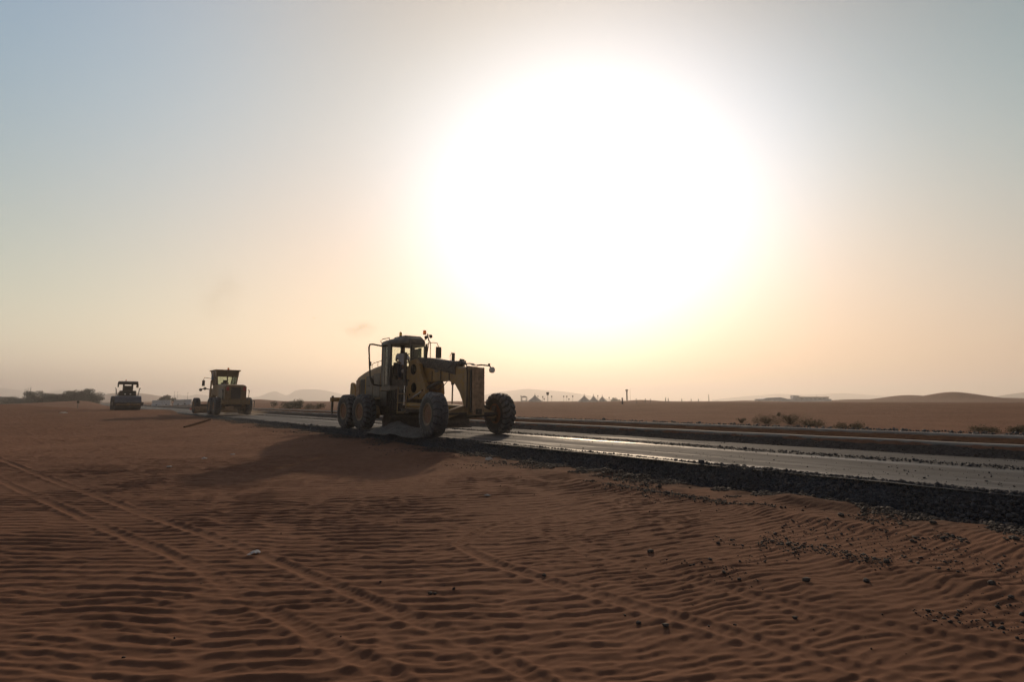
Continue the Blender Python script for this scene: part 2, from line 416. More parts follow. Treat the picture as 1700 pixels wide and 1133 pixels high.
def shader(name):
    m = bpy.data.materials.new(name); m.use_nodes = True; t = m.node_tree
    b = t.nodes['Principled BSDF']
    def n(ty, **k):
        q = t.nodes.new(ty)
        for a, c in k.items():
            if a.startswith('i_'): q.inputs[a[2:].replace('_', ' ')].default_value = c
            else: setattr(q, a, c)
        return q
    return m, t, b, n, t.links.new
def sand_mat():
    m, t, b, n, L = shader('rippled_sand')
    geo = n('ShaderNodeNewGeometry'); P = geo.outputs['Position']
    n1 = n('ShaderNodeTexNoise', i_Scale=.35, i_Detail=6.0); L(P, n1.inputs['Vector'])
    n2 = n('ShaderNodeTexNoise', i_Scale=7.0, i_Detail=8.0); L(P, n2.inputs['Vector'])
    n3 = n('ShaderNodeTexNoise', i_Scale=420.0, i_Detail=2.0); L(P, n3.inputs['Vector'])
    cr = n('ShaderNodeValToRGB'); e = cr.color_ramp.elements
    e[0].position = .3; e[0].color = (.155, .080, .050, 1); e[1].position = .7; e[1].color = (.235, .125, .080, 1)
    ad = n('ShaderNodeMath', operation='MULTIPLY_ADD'); ad.inputs[1].default_value = .5
    L(n1.outputs['Fac'], ad.inputs[0]); m5 = n('ShaderNodeMath', operation='MULTIPLY'); m5.inputs[1].default_value = .5; L(n2.outputs['Fac'], m5.inputs[0]); L(m5.outputs[0], ad.inputs[2])
    L(ad.outputs[0], cr.inputs[0])
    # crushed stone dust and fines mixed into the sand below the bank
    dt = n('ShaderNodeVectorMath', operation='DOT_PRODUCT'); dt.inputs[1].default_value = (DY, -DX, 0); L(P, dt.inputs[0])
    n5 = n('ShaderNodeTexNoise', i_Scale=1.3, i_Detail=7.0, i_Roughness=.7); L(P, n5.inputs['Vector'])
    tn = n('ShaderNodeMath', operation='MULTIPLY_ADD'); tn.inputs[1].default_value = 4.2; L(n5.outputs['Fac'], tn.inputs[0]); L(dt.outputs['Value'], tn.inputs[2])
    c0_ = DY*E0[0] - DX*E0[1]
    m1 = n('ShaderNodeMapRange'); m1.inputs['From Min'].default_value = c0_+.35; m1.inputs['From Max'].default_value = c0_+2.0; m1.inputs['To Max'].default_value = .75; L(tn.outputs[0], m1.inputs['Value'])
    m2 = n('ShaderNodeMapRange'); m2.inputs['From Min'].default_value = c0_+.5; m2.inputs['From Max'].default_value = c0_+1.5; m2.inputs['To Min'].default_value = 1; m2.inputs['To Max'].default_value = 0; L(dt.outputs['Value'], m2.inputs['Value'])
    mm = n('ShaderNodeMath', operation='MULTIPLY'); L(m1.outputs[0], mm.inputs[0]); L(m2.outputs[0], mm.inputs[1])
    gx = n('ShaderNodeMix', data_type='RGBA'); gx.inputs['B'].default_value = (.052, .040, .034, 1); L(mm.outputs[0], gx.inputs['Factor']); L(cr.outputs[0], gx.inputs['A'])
    hs = n('ShaderNodeHueSaturation'); L(gx.outputs['Result'], hs.inputs['Color'])
    mr = n('ShaderNodeMapRange'); mr.inputs['From Min'].default_value = .3; mr.inputs['From Max'].default_value = .7; mr.inputs['To Min'].default_value = .86; mr.inputs['To Max'].default_value = 1.14
    L(n3.outputs['Fac'], mr.inputs['Value']); L(mr.outputs[0], hs.inputs['Value'])
    L(hs.outputs[0], b.inputs['Base Color'])
    b.inputs['Roughness'].default_value = 1.0; b.inputs['Specular IOR Level'].default_value = .06
    # distant ripples: noise stretched along the crests, and grain
    mp = n('ShaderNodeMapping'); mp.inputs['Scale'].default_value = (2.2, 8.0, 1.0); L(P, mp.inputs['Vector'])
    w_ = n('ShaderNodeTexNoise', i_Scale=1.0, i_Detail=5.0, i_Roughness=.6); L(mp.outputs[0], w_.inputs['Vector'])
    b1 = n('ShaderNodeBump', i_Strength=1.0, i_Distance=.22); L(w_.outputs['Fac'], b1.inputs['Height'])
    b2 = n('ShaderNodeBump', i_Strength=.9, i_Distance=.003); L(n3.outputs['Fac'], b2.inputs['Height'])
    ln = n('ShaderNodeVectorMath', operation='LENGTH'); L(P, ln.inputs[0])
    mk = n('ShaderNodeMapRange'); mk.inputs['From Min'].default_value = 9; mk.inputs['From Max'].default_value = 40; mk.inputs['To Max'].default_value = 1.0; L(ln.outputs['Value'], mk.inputs['Value'])
    L(mk.outputs[0], b1.inputs['Strength']); L(b2.outputs[0], b1.inputs['Normal']); L(b1.outputs[0], b.inputs['Normal'])
    return m
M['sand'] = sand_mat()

ys = [-5.0]
while ys[-1] < 2700:
    y = ys[-1]
    if y < 2.3: d = .22 if y < 1.2 else .06
    elif y < 15: d = min(max(y*y/870*.9, .0115), .017) if y < 9 else min(y*y/870*.4, .03)
    else: d = min(y*.0045, 12) if y < 60 else (y*.0065 if y < 270 else y*.014)
    ys.append(y+d)
us = np.concatenate([np.linspace(-3, -1.12, 70)[:-1], np.linspace(-1.12, 1.12, 1400), np.linspace(1.12, 3, 70)[1:]])
YY, UU = np.meshgrid(np.array(ys), us, indexing='ij')
XX = UU*(YY+6.2)
ZZ = terrain(XX, YY)
k = (YY < 60)[:, 0].sum()
ZZ[:k] += detail(XX[:k], YY[:k])
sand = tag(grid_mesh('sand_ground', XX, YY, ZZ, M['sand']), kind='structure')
del XX, ZZ, YY, UU

# ------------------------------------------------------------------ road, bank, verge
def road_mat():
    m, t, b, n, L = shader('graded_road_base')
    geo = n('ShaderNodeNewGeometry'); P = geo.outputs['Position']
    rot = n('ShaderNodeMapping'); rot.inputs['Rotation'].default_value = (0, 0, -math.atan2(DY, DX)); L(P, rot.inputs['Vector'])
    st = n('ShaderNodeMapping'); st.inputs['Scale'].default_value = (.16, 2.2, 1); L(rot.outputs[0], st.inputs['Vector'])
    s1 = n('ShaderNodeTexNoise', i_Scale=1.0, i_Detail=5.0, i_Roughness=.6); L(st.outputs[0], s1.inputs['Vector'])
    n2 = n('ShaderNodeTexNoise', i_Scale=60.0, i_Detail=4.0); L(P, n2.inputs['Vector'])
    n4 = n('ShaderNodeTexNoise', i_Scale=2.2, i_Detail=5.0); L(P, n4.inputs['Vector'])
    cr = n('ShaderNodeValToRGB'); e = cr.color_ramp.elements
    e[0].position = .35; e[0].color = (.018, .021, .028, 1); e[1].position = .65; e[1].color = (.044, .050, .061, 1)
    mx = n('ShaderNodeMath', operation='MULTIPLY_ADD'); mx.inputs[1].default_value = .5; L(s1.outputs['Fac'], mx.inputs[0])
    q = n('ShaderNodeMath', operation='MULTIPLY_ADD'); q.inputs[1].default_value = .25; L(n2.outputs['Fac'], q.inputs[0])
    q2 = n('ShaderNodeMath', operation='MULTIPLY'); q2.inputs[1].default_value = .25; L(n4.outputs['Fac'], q2.inputs[0])
    L(q2.outputs[0], q.inputs[2]); L(q.outputs[0], mx.inputs[2]); L(mx.outputs[0], cr.inputs[0]); L(cr.outputs[0], b.inputs['Base Color'])
    # worn, polished tracks: distance across the road
    dt = n('ShaderNodeVectorMath', operation='DOT_PRODUCT'); dt.inputs[1].default_value = (DY, -DX, 0); L(P, dt.inputs[0])
    tt_ = n('ShaderNodeMath', operation='SUBTRACT'); tt_.inputs[1].default_value = DY*E0[0] - DX*E0[1]; L(dt.outputs['Value'], tt_.inputs[0])
    rp = n('ShaderNodeValToRGB'); mt = n('ShaderNodeMath', operation='DIVIDE'); mt.inputs[1].default_value = 6.0; L(tt_.outputs[0], mt.inputs[0]); L(mt.outputs[0], rp.inputs[0])
    for a_, v_ in ((.0, .55), (.05, .7), (.10, .12), (.22, .2), (.30, .12), (.44, .2), (.49, .78), (.53, .3), (.6, .12), (.85, .1)):
        q_ = rp.color_ramp.elements.new(a_) if a_ not in (0.0,) else rp.color_ramp.elements[0]
        q_.color = (v_, v_, v_, 1)
    rp.color_ramp.elements[-1].color = (.1, .1, .1, 1)
    sh = n('ShaderNodeMath', operation='MULTIPLY_ADD'); sh.inputs[1].default_value = 2.6; L(s1.outputs['Fac'], sh.inputs[0]); L(rp.outputs[0], sh.inputs[2])
    rr = n('ShaderNodeMapRange'); rr.inputs['From Min'].default_value = 1.45; rr.inputs['From Max'].default_value = 2.3; rr.inputs['To Min'].default_value = .9; rr.inputs['To Max'].default_value = .38
    L(sh.outputs[0], rr.inputs['Value']); L(rr.outputs[0], b.inputs['Roughness'])
    b.inputs['Specular IOR Level'].default_value = .28
    bp = n('ShaderNodeBump', i_Strength=.8, i_Distance=.004); L(n2.outputs['Fac'], bp.inputs['Height'])
    bq = n('ShaderNodeBump', i_Strength=.8, i_Distance=.02); L(n4.outputs['Fac'], bq.inputs['Height']); L(bp.outputs[0], bq.inputs['Normal'])
    L(bq.outputs[0], b.inputs['Normal'])
    return m
def gravel_mat(name, c0, c1, dist=.03, scale=22.0, spec=.12):
    m, t, b, n, L = shader(name)
    geo = n('ShaderNodeNewGeometry'); P = geo.outputs['Position']
    v = n('ShaderNodeTexVoronoi', i_Scale=scale); L(P, v.inputs['Vector'])
    n2 = n('ShaderNodeTexNoise', i_Scale=3.0, i_Detail=6.0); L(P, n2.inputs['Vector'])
    sp = n('ShaderNodeSeparateColor'); L(v.outputs['Color'], sp.inputs[0])
    ad = n('ShaderNodeMath', operation='ADD'); L(sp.outputs[0], ad.inputs[0]); L(n2.outputs['Fac'], ad.inputs[1])
    hf = n('ShaderNodeMath', operation='MULTIPLY'); hf.inputs[1].default_value = .5; L(ad.outputs[0], hf.inputs[0])
    cr = n('ShaderNodeValToRGB'); e = cr.color_ramp.elements
    e[0].position = .2; e[0].color = (*c0, 1); e[1].position = .85; e[1].color = (*c1, 1)
    L(hf.outputs[0], cr.inputs[0]); L(cr.outputs[0], b.inputs['Base Color']); b.inputs['Roughness'].default_value = .9; b.inputs['Specular IOR Level'].default_value = spec
    iv = n('ShaderNodeMath', operation='SUBTRACT'); iv.inputs[0].default_value = 1; L(v.outputs['Distance'], iv.inputs[1])
    bp = n('ShaderNodeBump', i_Strength=1.0, i_Distance=dist); L(iv.outputs[0], bp.inputs['Height']); L(bp.outputs[0], b.inputs['Normal'])
    return m
M['road'] = road_mat()
M['gravel'] = gravel_mat('grey_crushed_stone', (.014, .017, .021), (.055, .063, .075))
M['gravel2'] = gravel_mat('grey_brown_fill', (.04, .036, .034), (.085, .078, .074), .015, 20, .05)
M['verge'] = gravel_mat('gravelly_earth', (.045, .027, .019), (.10, .058, .038), .012, 16, .0)
def strip(name, ss, prof, m, noise=0.0, nsc=.1, smooth=True):
    """sheet along the road: prof = [(t, z)], ss = stations"""
    S, I = np.meshgrid(ss, np.arange(len(prof)), indexing='ij')
    T = np.array([p[0] for p in prof])[I]; Z = np.array([p[1] for p in prof])[I]
    X, Y = road_xy(S, T)
    wob = 1.0
    e = .10*fbm(X, Y, 3.0, 3)
    if noise: Z = Z + noise*fbm(X, Y, nsc, 3)
    return X, Y, Z, T, S, e
sst = np.concatenate([np.arange(-14, 26, .06), np.geomspace(26, 700, 420)])
tt = np.linspace(-.12, 5.3, 90)
S, T = np.meshgrid(sst, tt, indexing='ij'); X, Y = road_xy(S, T)
Z = .006*fbm(X, Y, 1.5, 2) + .004*fbm(X, Y, .3, 2)
# shallow wheel and roller marks run with the road
Z = Z - .008*np.exp(-((T-.75)/.25)**2) - .008*np.exp(-((T-2.2)/.25)**2)
road = tag(grid_mesh('road', X, Y, Z, M['road']), kind='structure')
# near bank of crushed stone
tt = np.linspace(-.85, .12, 34)
S, T = np.meshgrid(sst, tt, indexing='ij'); X, Y = road_xy(S, T)
r_ = np.hypot(X, Y)
foot = np.interp(r_, [8, 15, 35, 60, 100], [-.39, -.35, -.21, -.10, -.10])
u = np.clip((T+.62+.07*fbm(X, Y, 1.7, 2))/.62, 0, 1)
Z = foot + (0.012-foot)*u**.85 + .018*fbm(X, Y, .09, 2)*np.clip(1-np.abs(T-.12)*0, 0, 1)*(1-sm(.0, .12, T)*.9) + .02*fbm(X, Y, .5, 2)*(1-sm(-.1, .1, T))
Z = Z - .09*sm(-.6, -.85, T)*1.0 - .03*sm(.02, .12, T)
bank = tag(grid_mesh('gravel_bank', X, Y, Z, M['gravel']), kind='structure')
def bank_z(s, t):
    x, y = road_xy(s, t); r = np.hypot(x, y)
    f_ = np.interp(r, [8, 15, 35, 60, 100], [-.39, -.35, -.21, -.10, -.10]); u = np.clip((t+.62+.07*fbm(x, y, 1.7, 2))/.62, 0, 1)
    return f_ + (0.012-f_)*u**.85
# far verge: rough slope up to the kerb, then kerb blocks in one long run
for nm, ta, tb, mt_ in (('verge_slope', 5.18, 5.80, 'gravel2'), ('road_verge', 5.80, 8.22, 'verge')):
  tt = np.linspace(ta, tb, 20 if nm == 'verge_slope' else 60)
  S, T = np.meshgrid(sst, tt, indexing='ij'); X, Y = road_xy(S, T)
  Z = -.03 + .25*sm(5.25, 5.85, T) + .055*sm(5.95, 6.3, T) + (.012*fbm(X, Y, .22, 3))*sm(5.2, 5.4, T)
  Z = Z - .06*sm(8.0, 8.22, T)
  tag(grid_mesh(nm, X, Y, Z, M[mt_]), kind='structure')
def kerb(name, t0, t1, z0, z1, m, label):
    ss = np.concatenate([np.arange(-10, 60, .9), np.geomspace(60, 600, 120)])
    mb = MB(); c = .02
    prof = [(t0, z0), (t0, z1-c), (t0+c, z1), (t1-c, z1), (t1, z1-c), (t1, z0)]
    rings = []
    for s_ in ss:
        wob = .012*math.sin(s_*1.7)+.01*math.sin(s_*.61)
        rings.append([(*road_xy(s_, a+wob), b+.006*math.sin(s_*2.3+1)) for a, b in prof])
    mb.loft(rings)
    return tag(mb.build(name, m), kind='structure')
kerb('road_kerb', 5.72, 5.92, .05, .262, M['concrete'], '')
kerb('outer_kerb', 8.28, 8.46, .1, .33, M['concrete'], '')
# second dark gravel shoulder beyond the outer kerb
tt = np.linspace(8.5, 10.6, 40)
S, T = np.meshgrid(sst, tt, indexing='ij'); X, Y = road_xy(S, T)
Z = terrain(X, Y) + .05*np.exp(-((T-9.4)/.7)**2)*(.6+fbm(X, Y, 2.5, 3)) + .015*fbm(X, Y, .2, 2) - .05*sm(10, 10.6, T) - .02 - .04*(1-sm(8.5, 8.8, T))
tag(grid_mesh('gravel_shoulder', X, Y, Z, M['gravel']), kind='structure')

# ------------------------------------------------------------------ loose stones
ICO = None
def ico():
    g = (1+5**.5)/2
    v = np.array([(-1,g,0),(1,g,0),(-1,-g,0),(1,-g,0),(0,-1,g),(0,1,g),(0,-1,-g),(0,1,-g),(g,0,-1),(g,0,1),(-g,0,-1),(-g,0,1)], float)/math.hypot(1, g)
    f = np.array([(0,11,5),(0,5,1),(0,1,7),(0,7,10),(0,10,11),(1,5,9),(5,11,4),(11,10,2),(10,7,6),(7,1,8),(3,9,4),(3,4,2),(3,2,6),(3,6,8),(3,8,9),(4,9,5),(2,4,11),(6,2,10),(8,6,7),(9,8,1)])
    return v, f
def stones(name, pos, size, m, seed=1):
    v, f = ico(); n = len(pos); rg = np.random.RandomState(seed)
    V = v[None]*(1+rg.uniform(-.32, .32, (n, 12, 1)))*rg.uniform(.6, 1.2, (n, 1, 3))*np.array([1, 1, .75])
    a = rg.uniform(0, 6.28, n); b = rg.uniform(-.6, .6, n)
    ca, sa, cb, sb = np.cos(a), np.sin(a), np.cos(b), np.sin(b)
    Rz = np.zeros((n, 3, 3)); Rz[:,0,0]=ca; Rz[:,0,1]=-sa; Rz[:,1,0]=sa; Rz[:,1,1]=ca; Rz[:,2,2]=1
    Rx = np.zeros((n, 3, 3)); Rx[:,0,0]=1; Rx[:,1,1]=cb; Rx[:,1,2]=-sb; Rx[:,2,1]=sb; Rx[:,2,2]=cb
    V = np.einsum('nij,nvj->nvi', Rz@Rx, V)*size[:, None, None] + pos[:, None, :]
    F = (f[None] + (np.arange(n)*12)[:, None, None]).reshape(-1, 3)
    me = bpy.data.meshes.new(name)
    me.vertices.add(n*12); me.vertices.foreach_set('co', V.astype(np.float32).ravel())
    me.loops.add(F.size); me.loops.foreach_set('vertex_index', F.astype(np.int32).ravel())
    me.polygons.add(len(F)); me.polygons.foreach_set('loop_start', np.arange(0, F.size, 3, dtype=np.int32))
    me.update(calc_edges=True)
    me.materials.append(m)
    return tag(link(bpy.data.objects.new(name, me)), kind='stuff')
rg = np.random.RandomState(5)
n = 42000
s_ = -6 + 46*rg.rand(n)**1.5; t_ = -.66 + .72*rg.rand(n)
x_, y_ = road_xy(s_, t_); z_ = bank_z(s_, t_)
sz = rg.gamma(3.0, .0040, n)+.005
stones('crushed_stone', np.stack([x_, y_, z_+sz*.3], -1), sz, M['rock'], 2)
# thrown stones on the sand below the bank, thick on the heaps and in rows along the ridges
def scatter(n, seed):
    rg = np.random.RandomState(seed); P = []
    s = -7 + 50*rg.rand(n*3)**1.8; t = -.52 - rg.exponential(.42, n*3)
    x, y = road_xy(s, t); keep = vnoise(x, y, .8)+.7*vnoise(x+5, y, .3) > -.12+.42*np.clip(-t-.7, -1, 2)
    P.append(np.stack([x, y], -1)[keep][:n])
    for tc_, m_, wd in ((1.65, 4200, .11), (3.05, 2300, .12), (4.1, 1300, .13), (3.6, 800, .35), (2.3, 1500, .45)):
        s = rg.uniform(-6.5, 5.5 if tc_ < 2 else 2.5, m_*2); t = -tc_ + rg.normal(0, wd, m_*2) + .0*s
        x, y = road_xy(s, t); t2 = t - .22*vnoise(x, y, 2.3); x, y = road_xy(s, t2)
        keep = (vnoise(x, y, 1.1)+.8*vnoise(x, y, .35) > .05) & (x > .6)
        P.append(np.stack([x, y], -1)[keep][:m_])
    x = rg.uniform(-6, 7, 500); y = 3.2+9*rg.rand(500)**1.3; k = (road_t(x, y) < -.6) & (rg.rand(500) < np.interp(x, [-5, 0, 5], [.05, .25, 1]))
    P.append(np.stack([x, y], -1)[k])
    return np.concatenate(P)
P = scatter(60000, 9)
zz = terrain(P[:,0], P[:,1]) + detail(P[:,0], P[:,1]); sz = np.random.RandomState(4).gamma(1.5, .0033, len(P))+.0022; sz = sz*(1+1.1*np.exp(-np.maximum(0, -road_t(P[:,0], P[:,1])-.5)/.55))
stones('scattered_stone', np.stack([P[:,0], P[:,1], zz+sz*.35], -1), sz, M['darkrock'], 6)
big = [(1.45,5.7,.030),(.93,4.07,.020),(1.11,4.0,.024),(-.7,4.72,.020),(-.66,4.72,.014),(2.55,4.74,.034),(1.96,5.4,.02),(3.07,4.75,.03),(3.97,4.54,.035),(3.9,4.3,.02),(5.1,5.5,.035),(4.2,6.9,.04),(4.9,6.3,.035),(-1.2,5.0,.012),(.3,5.1,.02),(2.1,4.1,.02)]
for i, (x, y, r0) in enumerate(big):
    v, f = ico(); q = np.random.RandomState(i+40)
    V = v*(1+q.uniform(-.25, .25, (12, 1)))*np.array([1.15, .95, .72])*r0
    mb = MB(); mb.add([tuple(p) for p in V], [tuple(a) for a in f])
    o = mb.build('stone', M['darkrock']); o.location = (x, y, hgt(x, y)+r0*.4)
    tag(o, 'dark loose stone lying by itself on the rippled foreground sand', 'stone', 'single dark stones on the foreground sand')
# dark stones heaped along the middle of the road (windrow left by the blade)
n = 9000; rg = np.random.RandomState(8)
s_ = -9 + 60*rg.rand(n)**1.3; t_ = 3.3 + rg.normal(0, .085, n) + .1*vnoise(s_, s_*0, 4)
x_, y_ = road_xy(s_, t_); h_ = .055*np.exp(-((t_-3.3)/.12)**2)
sz = rg.gamma(2.5, .0042, n)+.004
stones('windrow_stone', np.stack([x_, y_, h_*rg.rand(n)+.006], -1), sz, M['rock'], 12)
n = 7000; s_ = -8 + 50*rg.rand(n)**1.5; t_ = 5.2*rg.rand(n); k_ = (vnoise(s_*.4, t_, .5)+rg.rand(n)*.9 > .55) | (t_ < .25); s_ = s_[k_]; t_ = t_[k_]; x_, y_ = road_xy(s_, t_)
stones('road_aggregate', np.stack([x_, y_, x_*0+.004], -1), rg.gamma(1.6, .0030, len(s_))+.003, M['rock'], 21)
n = 1500; s_ = -8 + 50*rg.rand(n); t_ = 5.35 + rg.exponential(.14, n); x_, y_ = road_xy(s_, t_)
stones('verge_stone', np.stack([x_, y_, -.03+.25*sm(5.25, 5.85, t_)+.055*sm(5.95, 6.3, t_)+.006], -1), rg.gamma(2., .006, n)+.004, M['darkrock'], 13)
n = 4000; s_ = -8 + 50*rg.rand(n); t_ = 9.4 + rg.normal(0, .4, n); x_, y_ = road_xy(s_, t_)
stones('shoulder_stone', np.stack([x_, y_, terrain(x_, y_)+.03], -1), rg.gamma(2., .010, n)+.008, M['rock'], 14)
# ------------------------------------------------------------------ far hills and mountains
def at(px, py, d):
    """world point seen at photo position (px, py) at depth d (metres along +Y)"""
    a = (px-850)/FPX; b = (566.5-py)/FPX; cp, sp = math.cos(PITCH), math.sin(PITCH)
    yy = cp-b*sp; zz = sp+b*cp; k = d/yy
    return Vector((a*k, d, CAMH+zz*k))
def ground_at(px, py, d0=3.0, d1=400.0):
    """ground point under that photo position"""
    lo = d0
    for d in np.geomspace(d0, d1, 900):
        p = at(px, py, d)
        if p.z <= float(terrain(np.array([p.x]), np.array([p.y]))[0]): return Vector((p.x, p.y, hgt(p.x, p.y)))
    p = at(px, py, d1); return Vector((p.x, p.y, hgt(p.x, p.y)))
def on(px, d):
    p = at(px, HOR, d); return Vector((p.x, p.y, hgt(p.x, p.y)))
def rock_mat(name, c0, c1, sc_):
    m, t, b, n, L = shader(name)
    geo = n('ShaderNodeNewGeometry')
    n1 = n('ShaderNodeTexNoise', i_Scale=sc_, i_Detail=10.0, i_Roughness=.6); L(geo.outputs['Position'], n1.inputs['Vector'])
    cr = n('ShaderNodeValToRGB'); e = cr.color_ramp.elements
    e[0].position = .35; e[0].color = (*c0, 1); e[1].position = .65; e[1].color = (*c1, 1)
    L(n1.outputs['Fac'], cr.inputs[0]); L(cr.outputs[0], b.inputs['Base Color']); b.inputs['Roughness'].default_value = .9
    return m
M['mountain'] = rock_mat('bare_mountain_rock', (.12, .10, .09), (.2, .17, .14), .01)
M['hill'] = rock_mat('hill_sand', (.24, .14, .09), (.32, .19, .12), .02)
def ridge(name, m, d, pts, depth, rough, seed, n=260, nd=26):
    """a range as a solid body: crest heights follow pts (photo column, crest row) at distance d"""
    xs = np.linspace(pts[0][0], pts[-1][0], n)
    cy = np.interp(xs, [p[0] for p in pts], [p[1] for p in pts])
    k = np.ones(9)/9; cy = np.convolve(np.pad(cy, 4, mode='edge'), k, 'valid')
    X = (xs-850)/FPX*d
    h = CAMH + (HOR-cy)*d/FPX
    endf = sm(0, .06, np.linspace(0, 1, n))*sm(0, .06, 1-np.linspace(0, 1, n))
    v = np.linspace(-1, 1, nd)
    XX, VV = np.meshgrid(X, v, indexing='ij'); YY = d + VV*depth
    XX = XX*(YY/d)
    H = np.repeat(h[:, None], nd, 1)
    prof = np.maximum(0, 1-np.abs(VV)**1.35)
    nn = fbm(XX+seed*311, YY, depth*.7, 5)
    Z = -3 + (H+3)*prof*(1+rough*nn*np.minimum(1, np.abs(VV)*3+.12))
    return tag(grid_mesh(name, XX, YY, Z, m), kind='structure')
ridge('mountain', M['mountain'], 2300, [(-260,650),(-60,645),(0,644),(40,649),(65,654),(85,652),(103,646),(125,650),(150,648),(175,652),(210,655),(300,660),(420,664)], 260, .12, 1)
ridge('mountain', M['mountain'], 2100, [(395,663),(432,659),(452,651),(462,650),(470,655),(480,657),(492,648),(505,646.5),(530,647),(548,650),(572,656),(600,660),(650,666)], 230, .10, 2)
ridge('mountain', M['mountain'], 2200, [(1180,664),(1240,658),(1290,654),(1330,656),(1400,653),(1440,656),(1500,660),(1560,664)], 250, .10, 3)
ridge('mountain', M['mountain'], 2000, [(270,664),(290,657),(300,656),(316,658),(330,655),(350,657),(380,660),(410,665)], 200, .10, 5)
ridge('hill', M['hill'], 2000, [(780,664),(820,652),(850,649),(875,646),(900,648),(930,650),(960,654),(990,660),(1030,665),(1070,667)], 240, .04, 4)
ridge('hill', M['hill'], 750, [(80,672),(120,664),(160,660),(185,654),(205,652),(225,652),(250,655),(275,659),(300,664),(330,668)], 90, .04, 6)
ridge('hill', M['mountain'], 1000, [(1590,667),(1640,660),(1670,655),(1700,651),(1740,648),(1800,646),(1950,655)], 150, .05, 7)
ridge('hill', M['hill'], 420, [(-80,670),(0,662),(40,661),(60,657),(75,658),(95,664),(130,670)], 60, .05, 8)
# ------------------------------------------------------------------ wheels (axle along local y, tyre centred on the origin)
def tyre_mb(r, wdt, rr, nl=20, kind='chevron'):
    h = wdt/2; rt = r-.06
    mb = MB().lathe([(rr, -h*.72), (rr+.05, -h*.95), ((rr+rt)/2, -h*1.03), (rt-.05, -h*.98), (rt-.005, -h*.84), (rt, -h*.5), (rt+.004, 0),
              (rt, h*.5), (rt-.005, h*.84), (rt-.05, h*.98), ((rr+rt)/2, h*1.03), (rr+.05, h*.95), (rr, h*.72)], n=56, close=True)
    if kind == 'block': nl = 18
    da = 2*math.pi/nl
    def P(a, y, rad): return (math.cos(a)*rad, y, math.sin(a)*rad)
    mb.mark(1)
    for k in range(nl):
        for sg in (-1, 1):
            a0 = k*da + (0 if sg > 0 else da*.5)
            if kind == 'chevron': segs = [(0.00, .0, .48), (.42, .42, .50), (.84, .50, .60), (1.03, .52, .66)]
            else: segs = [(0.02, .0, .80), (.34, .22, .82), (.38, .10, .82), (.80, .28, .80), (1.02, .28, .74)]
            for (u0, s0, w0), (u1, s1, w1) in zip(segs[:-1], segs[1:]):
                if kind == 'block' and u0 == .34: continue
                vs = []
                for u, s, ww in ((u0, s0, w0), (u1, s1, w1)):
                    top = r - .018*u*u - (.08 if u >= .999 else 0); bot = rt - .03 - (.09 if u >= .999 else 0)
                    for ang in (a0+s*da, a0+(s+ww)*da):
                        vs += [P(ang, sg*u*h*1.02, bot), P(ang, sg*u*h*1.02, top)]
                mb.add(vs, [(0,1,3,2), (4,6,7,5), (1,5,7,3), (0,2,6,4), (0,4,5,1), (2,3,7,6)])
    return mb
def rim_mb(rr, wdt, dish):
    """dish: how far the wheel centre lies behind the outer edge (0 outer edge, 1 axle plane)"""
    h = wdt/2; c = -h*.9 + h*1.0*dish
    return MB().mark(1).lathe([(rr+.015, -h*.80), (rr+.045, -h*.92), (rr+.02, -h*.98), (rr-.03, -h*.90), (rr-.035, -h*.8)], n=40).mark(0).lathe([(rr-.034, -h*.81), (rr-.04, -h*.5), (rr-.055, c), (rr*.55, c+.03),
                       (rr*.48, c-.05), (.12, c-.06), (.11, c-.10), (.09, c-.12), (.001, c-.12)], n=40).lathe(
                       [(rr+.015, h*.8), (rr+.03, h*.86), (rr-.03, h*.84), (rr-.05, h*.1), (.14, h*.05), (.12, h*.3), (.001, h*.3)], n=40)
def bolts_mb(rr, wdt, dish, n=12):
    mb = MB(); h = wdt/2
    for k in range(n):
        a = 2*math.pi*k/n; c = (math.cos(a)*rr*.62, -h*dish+.012, math.sin(a)*rr*.62)
        mb.lathe([(.022, 0), (.022, -.035), (.001, -.035)], o=c, n=6)
    return mb
def make_wheel(parent, loc, flip, steer=0.0, lean=0.0, r=.7225, wdt=.47, rr=.325, kind='chevron', dish=.9, src=None):
    wv = empty('wheel', loc, 0, parent)
    wv.rotation_euler = (lean, R(random.uniform(0, 300)), steer + (math.pi if flip else 0))
    wv.rotation_mode = 'XYZ'
    if src is None:
        t = tyre_mb(r, wdt, rr, kind=kind).build('tyre', [M['rubber'], M['tread']], wv, smooth=True)
        q = rim_mb(rr, wdt, dish).build('rim', [M['rim'], M['bead']], wv, smooth=True)
    else:
        for o in [x for x in sc.objects if x.parent == src]:
            c = o.copy(); link(c); c.parent = wv
    # spin first, then lean and steer
    wv.rotation_mode = 'YXZ'
    return wv
def lamp_mb(c, r, d=.08, n=14):
    return MB().lathe([(r*.5, c[0]-d), (r, c[0]-d*.3), (r, c[0]), (r*.9, c[0]+.01), (.001, c[0]+.02)], o=(0, c[1], c[2]), axis='x', n=n)
def beacon(parent, c, m, s=1.0):
    b = MB().lathe([(.05*s, 0), (.05*s, .03), (.055*s, .03), (.001, .03)], o=c, axis='z', n=14).build('beacon', M['dark'], parent)
    MB().lathe([(.048*s, .03), (.05*s, .10), (.045*s, .16), (.03*s, .18), (.001, .185)], o=c, axis='z', n=14).build('beacon_lens', m, b, smooth=True)

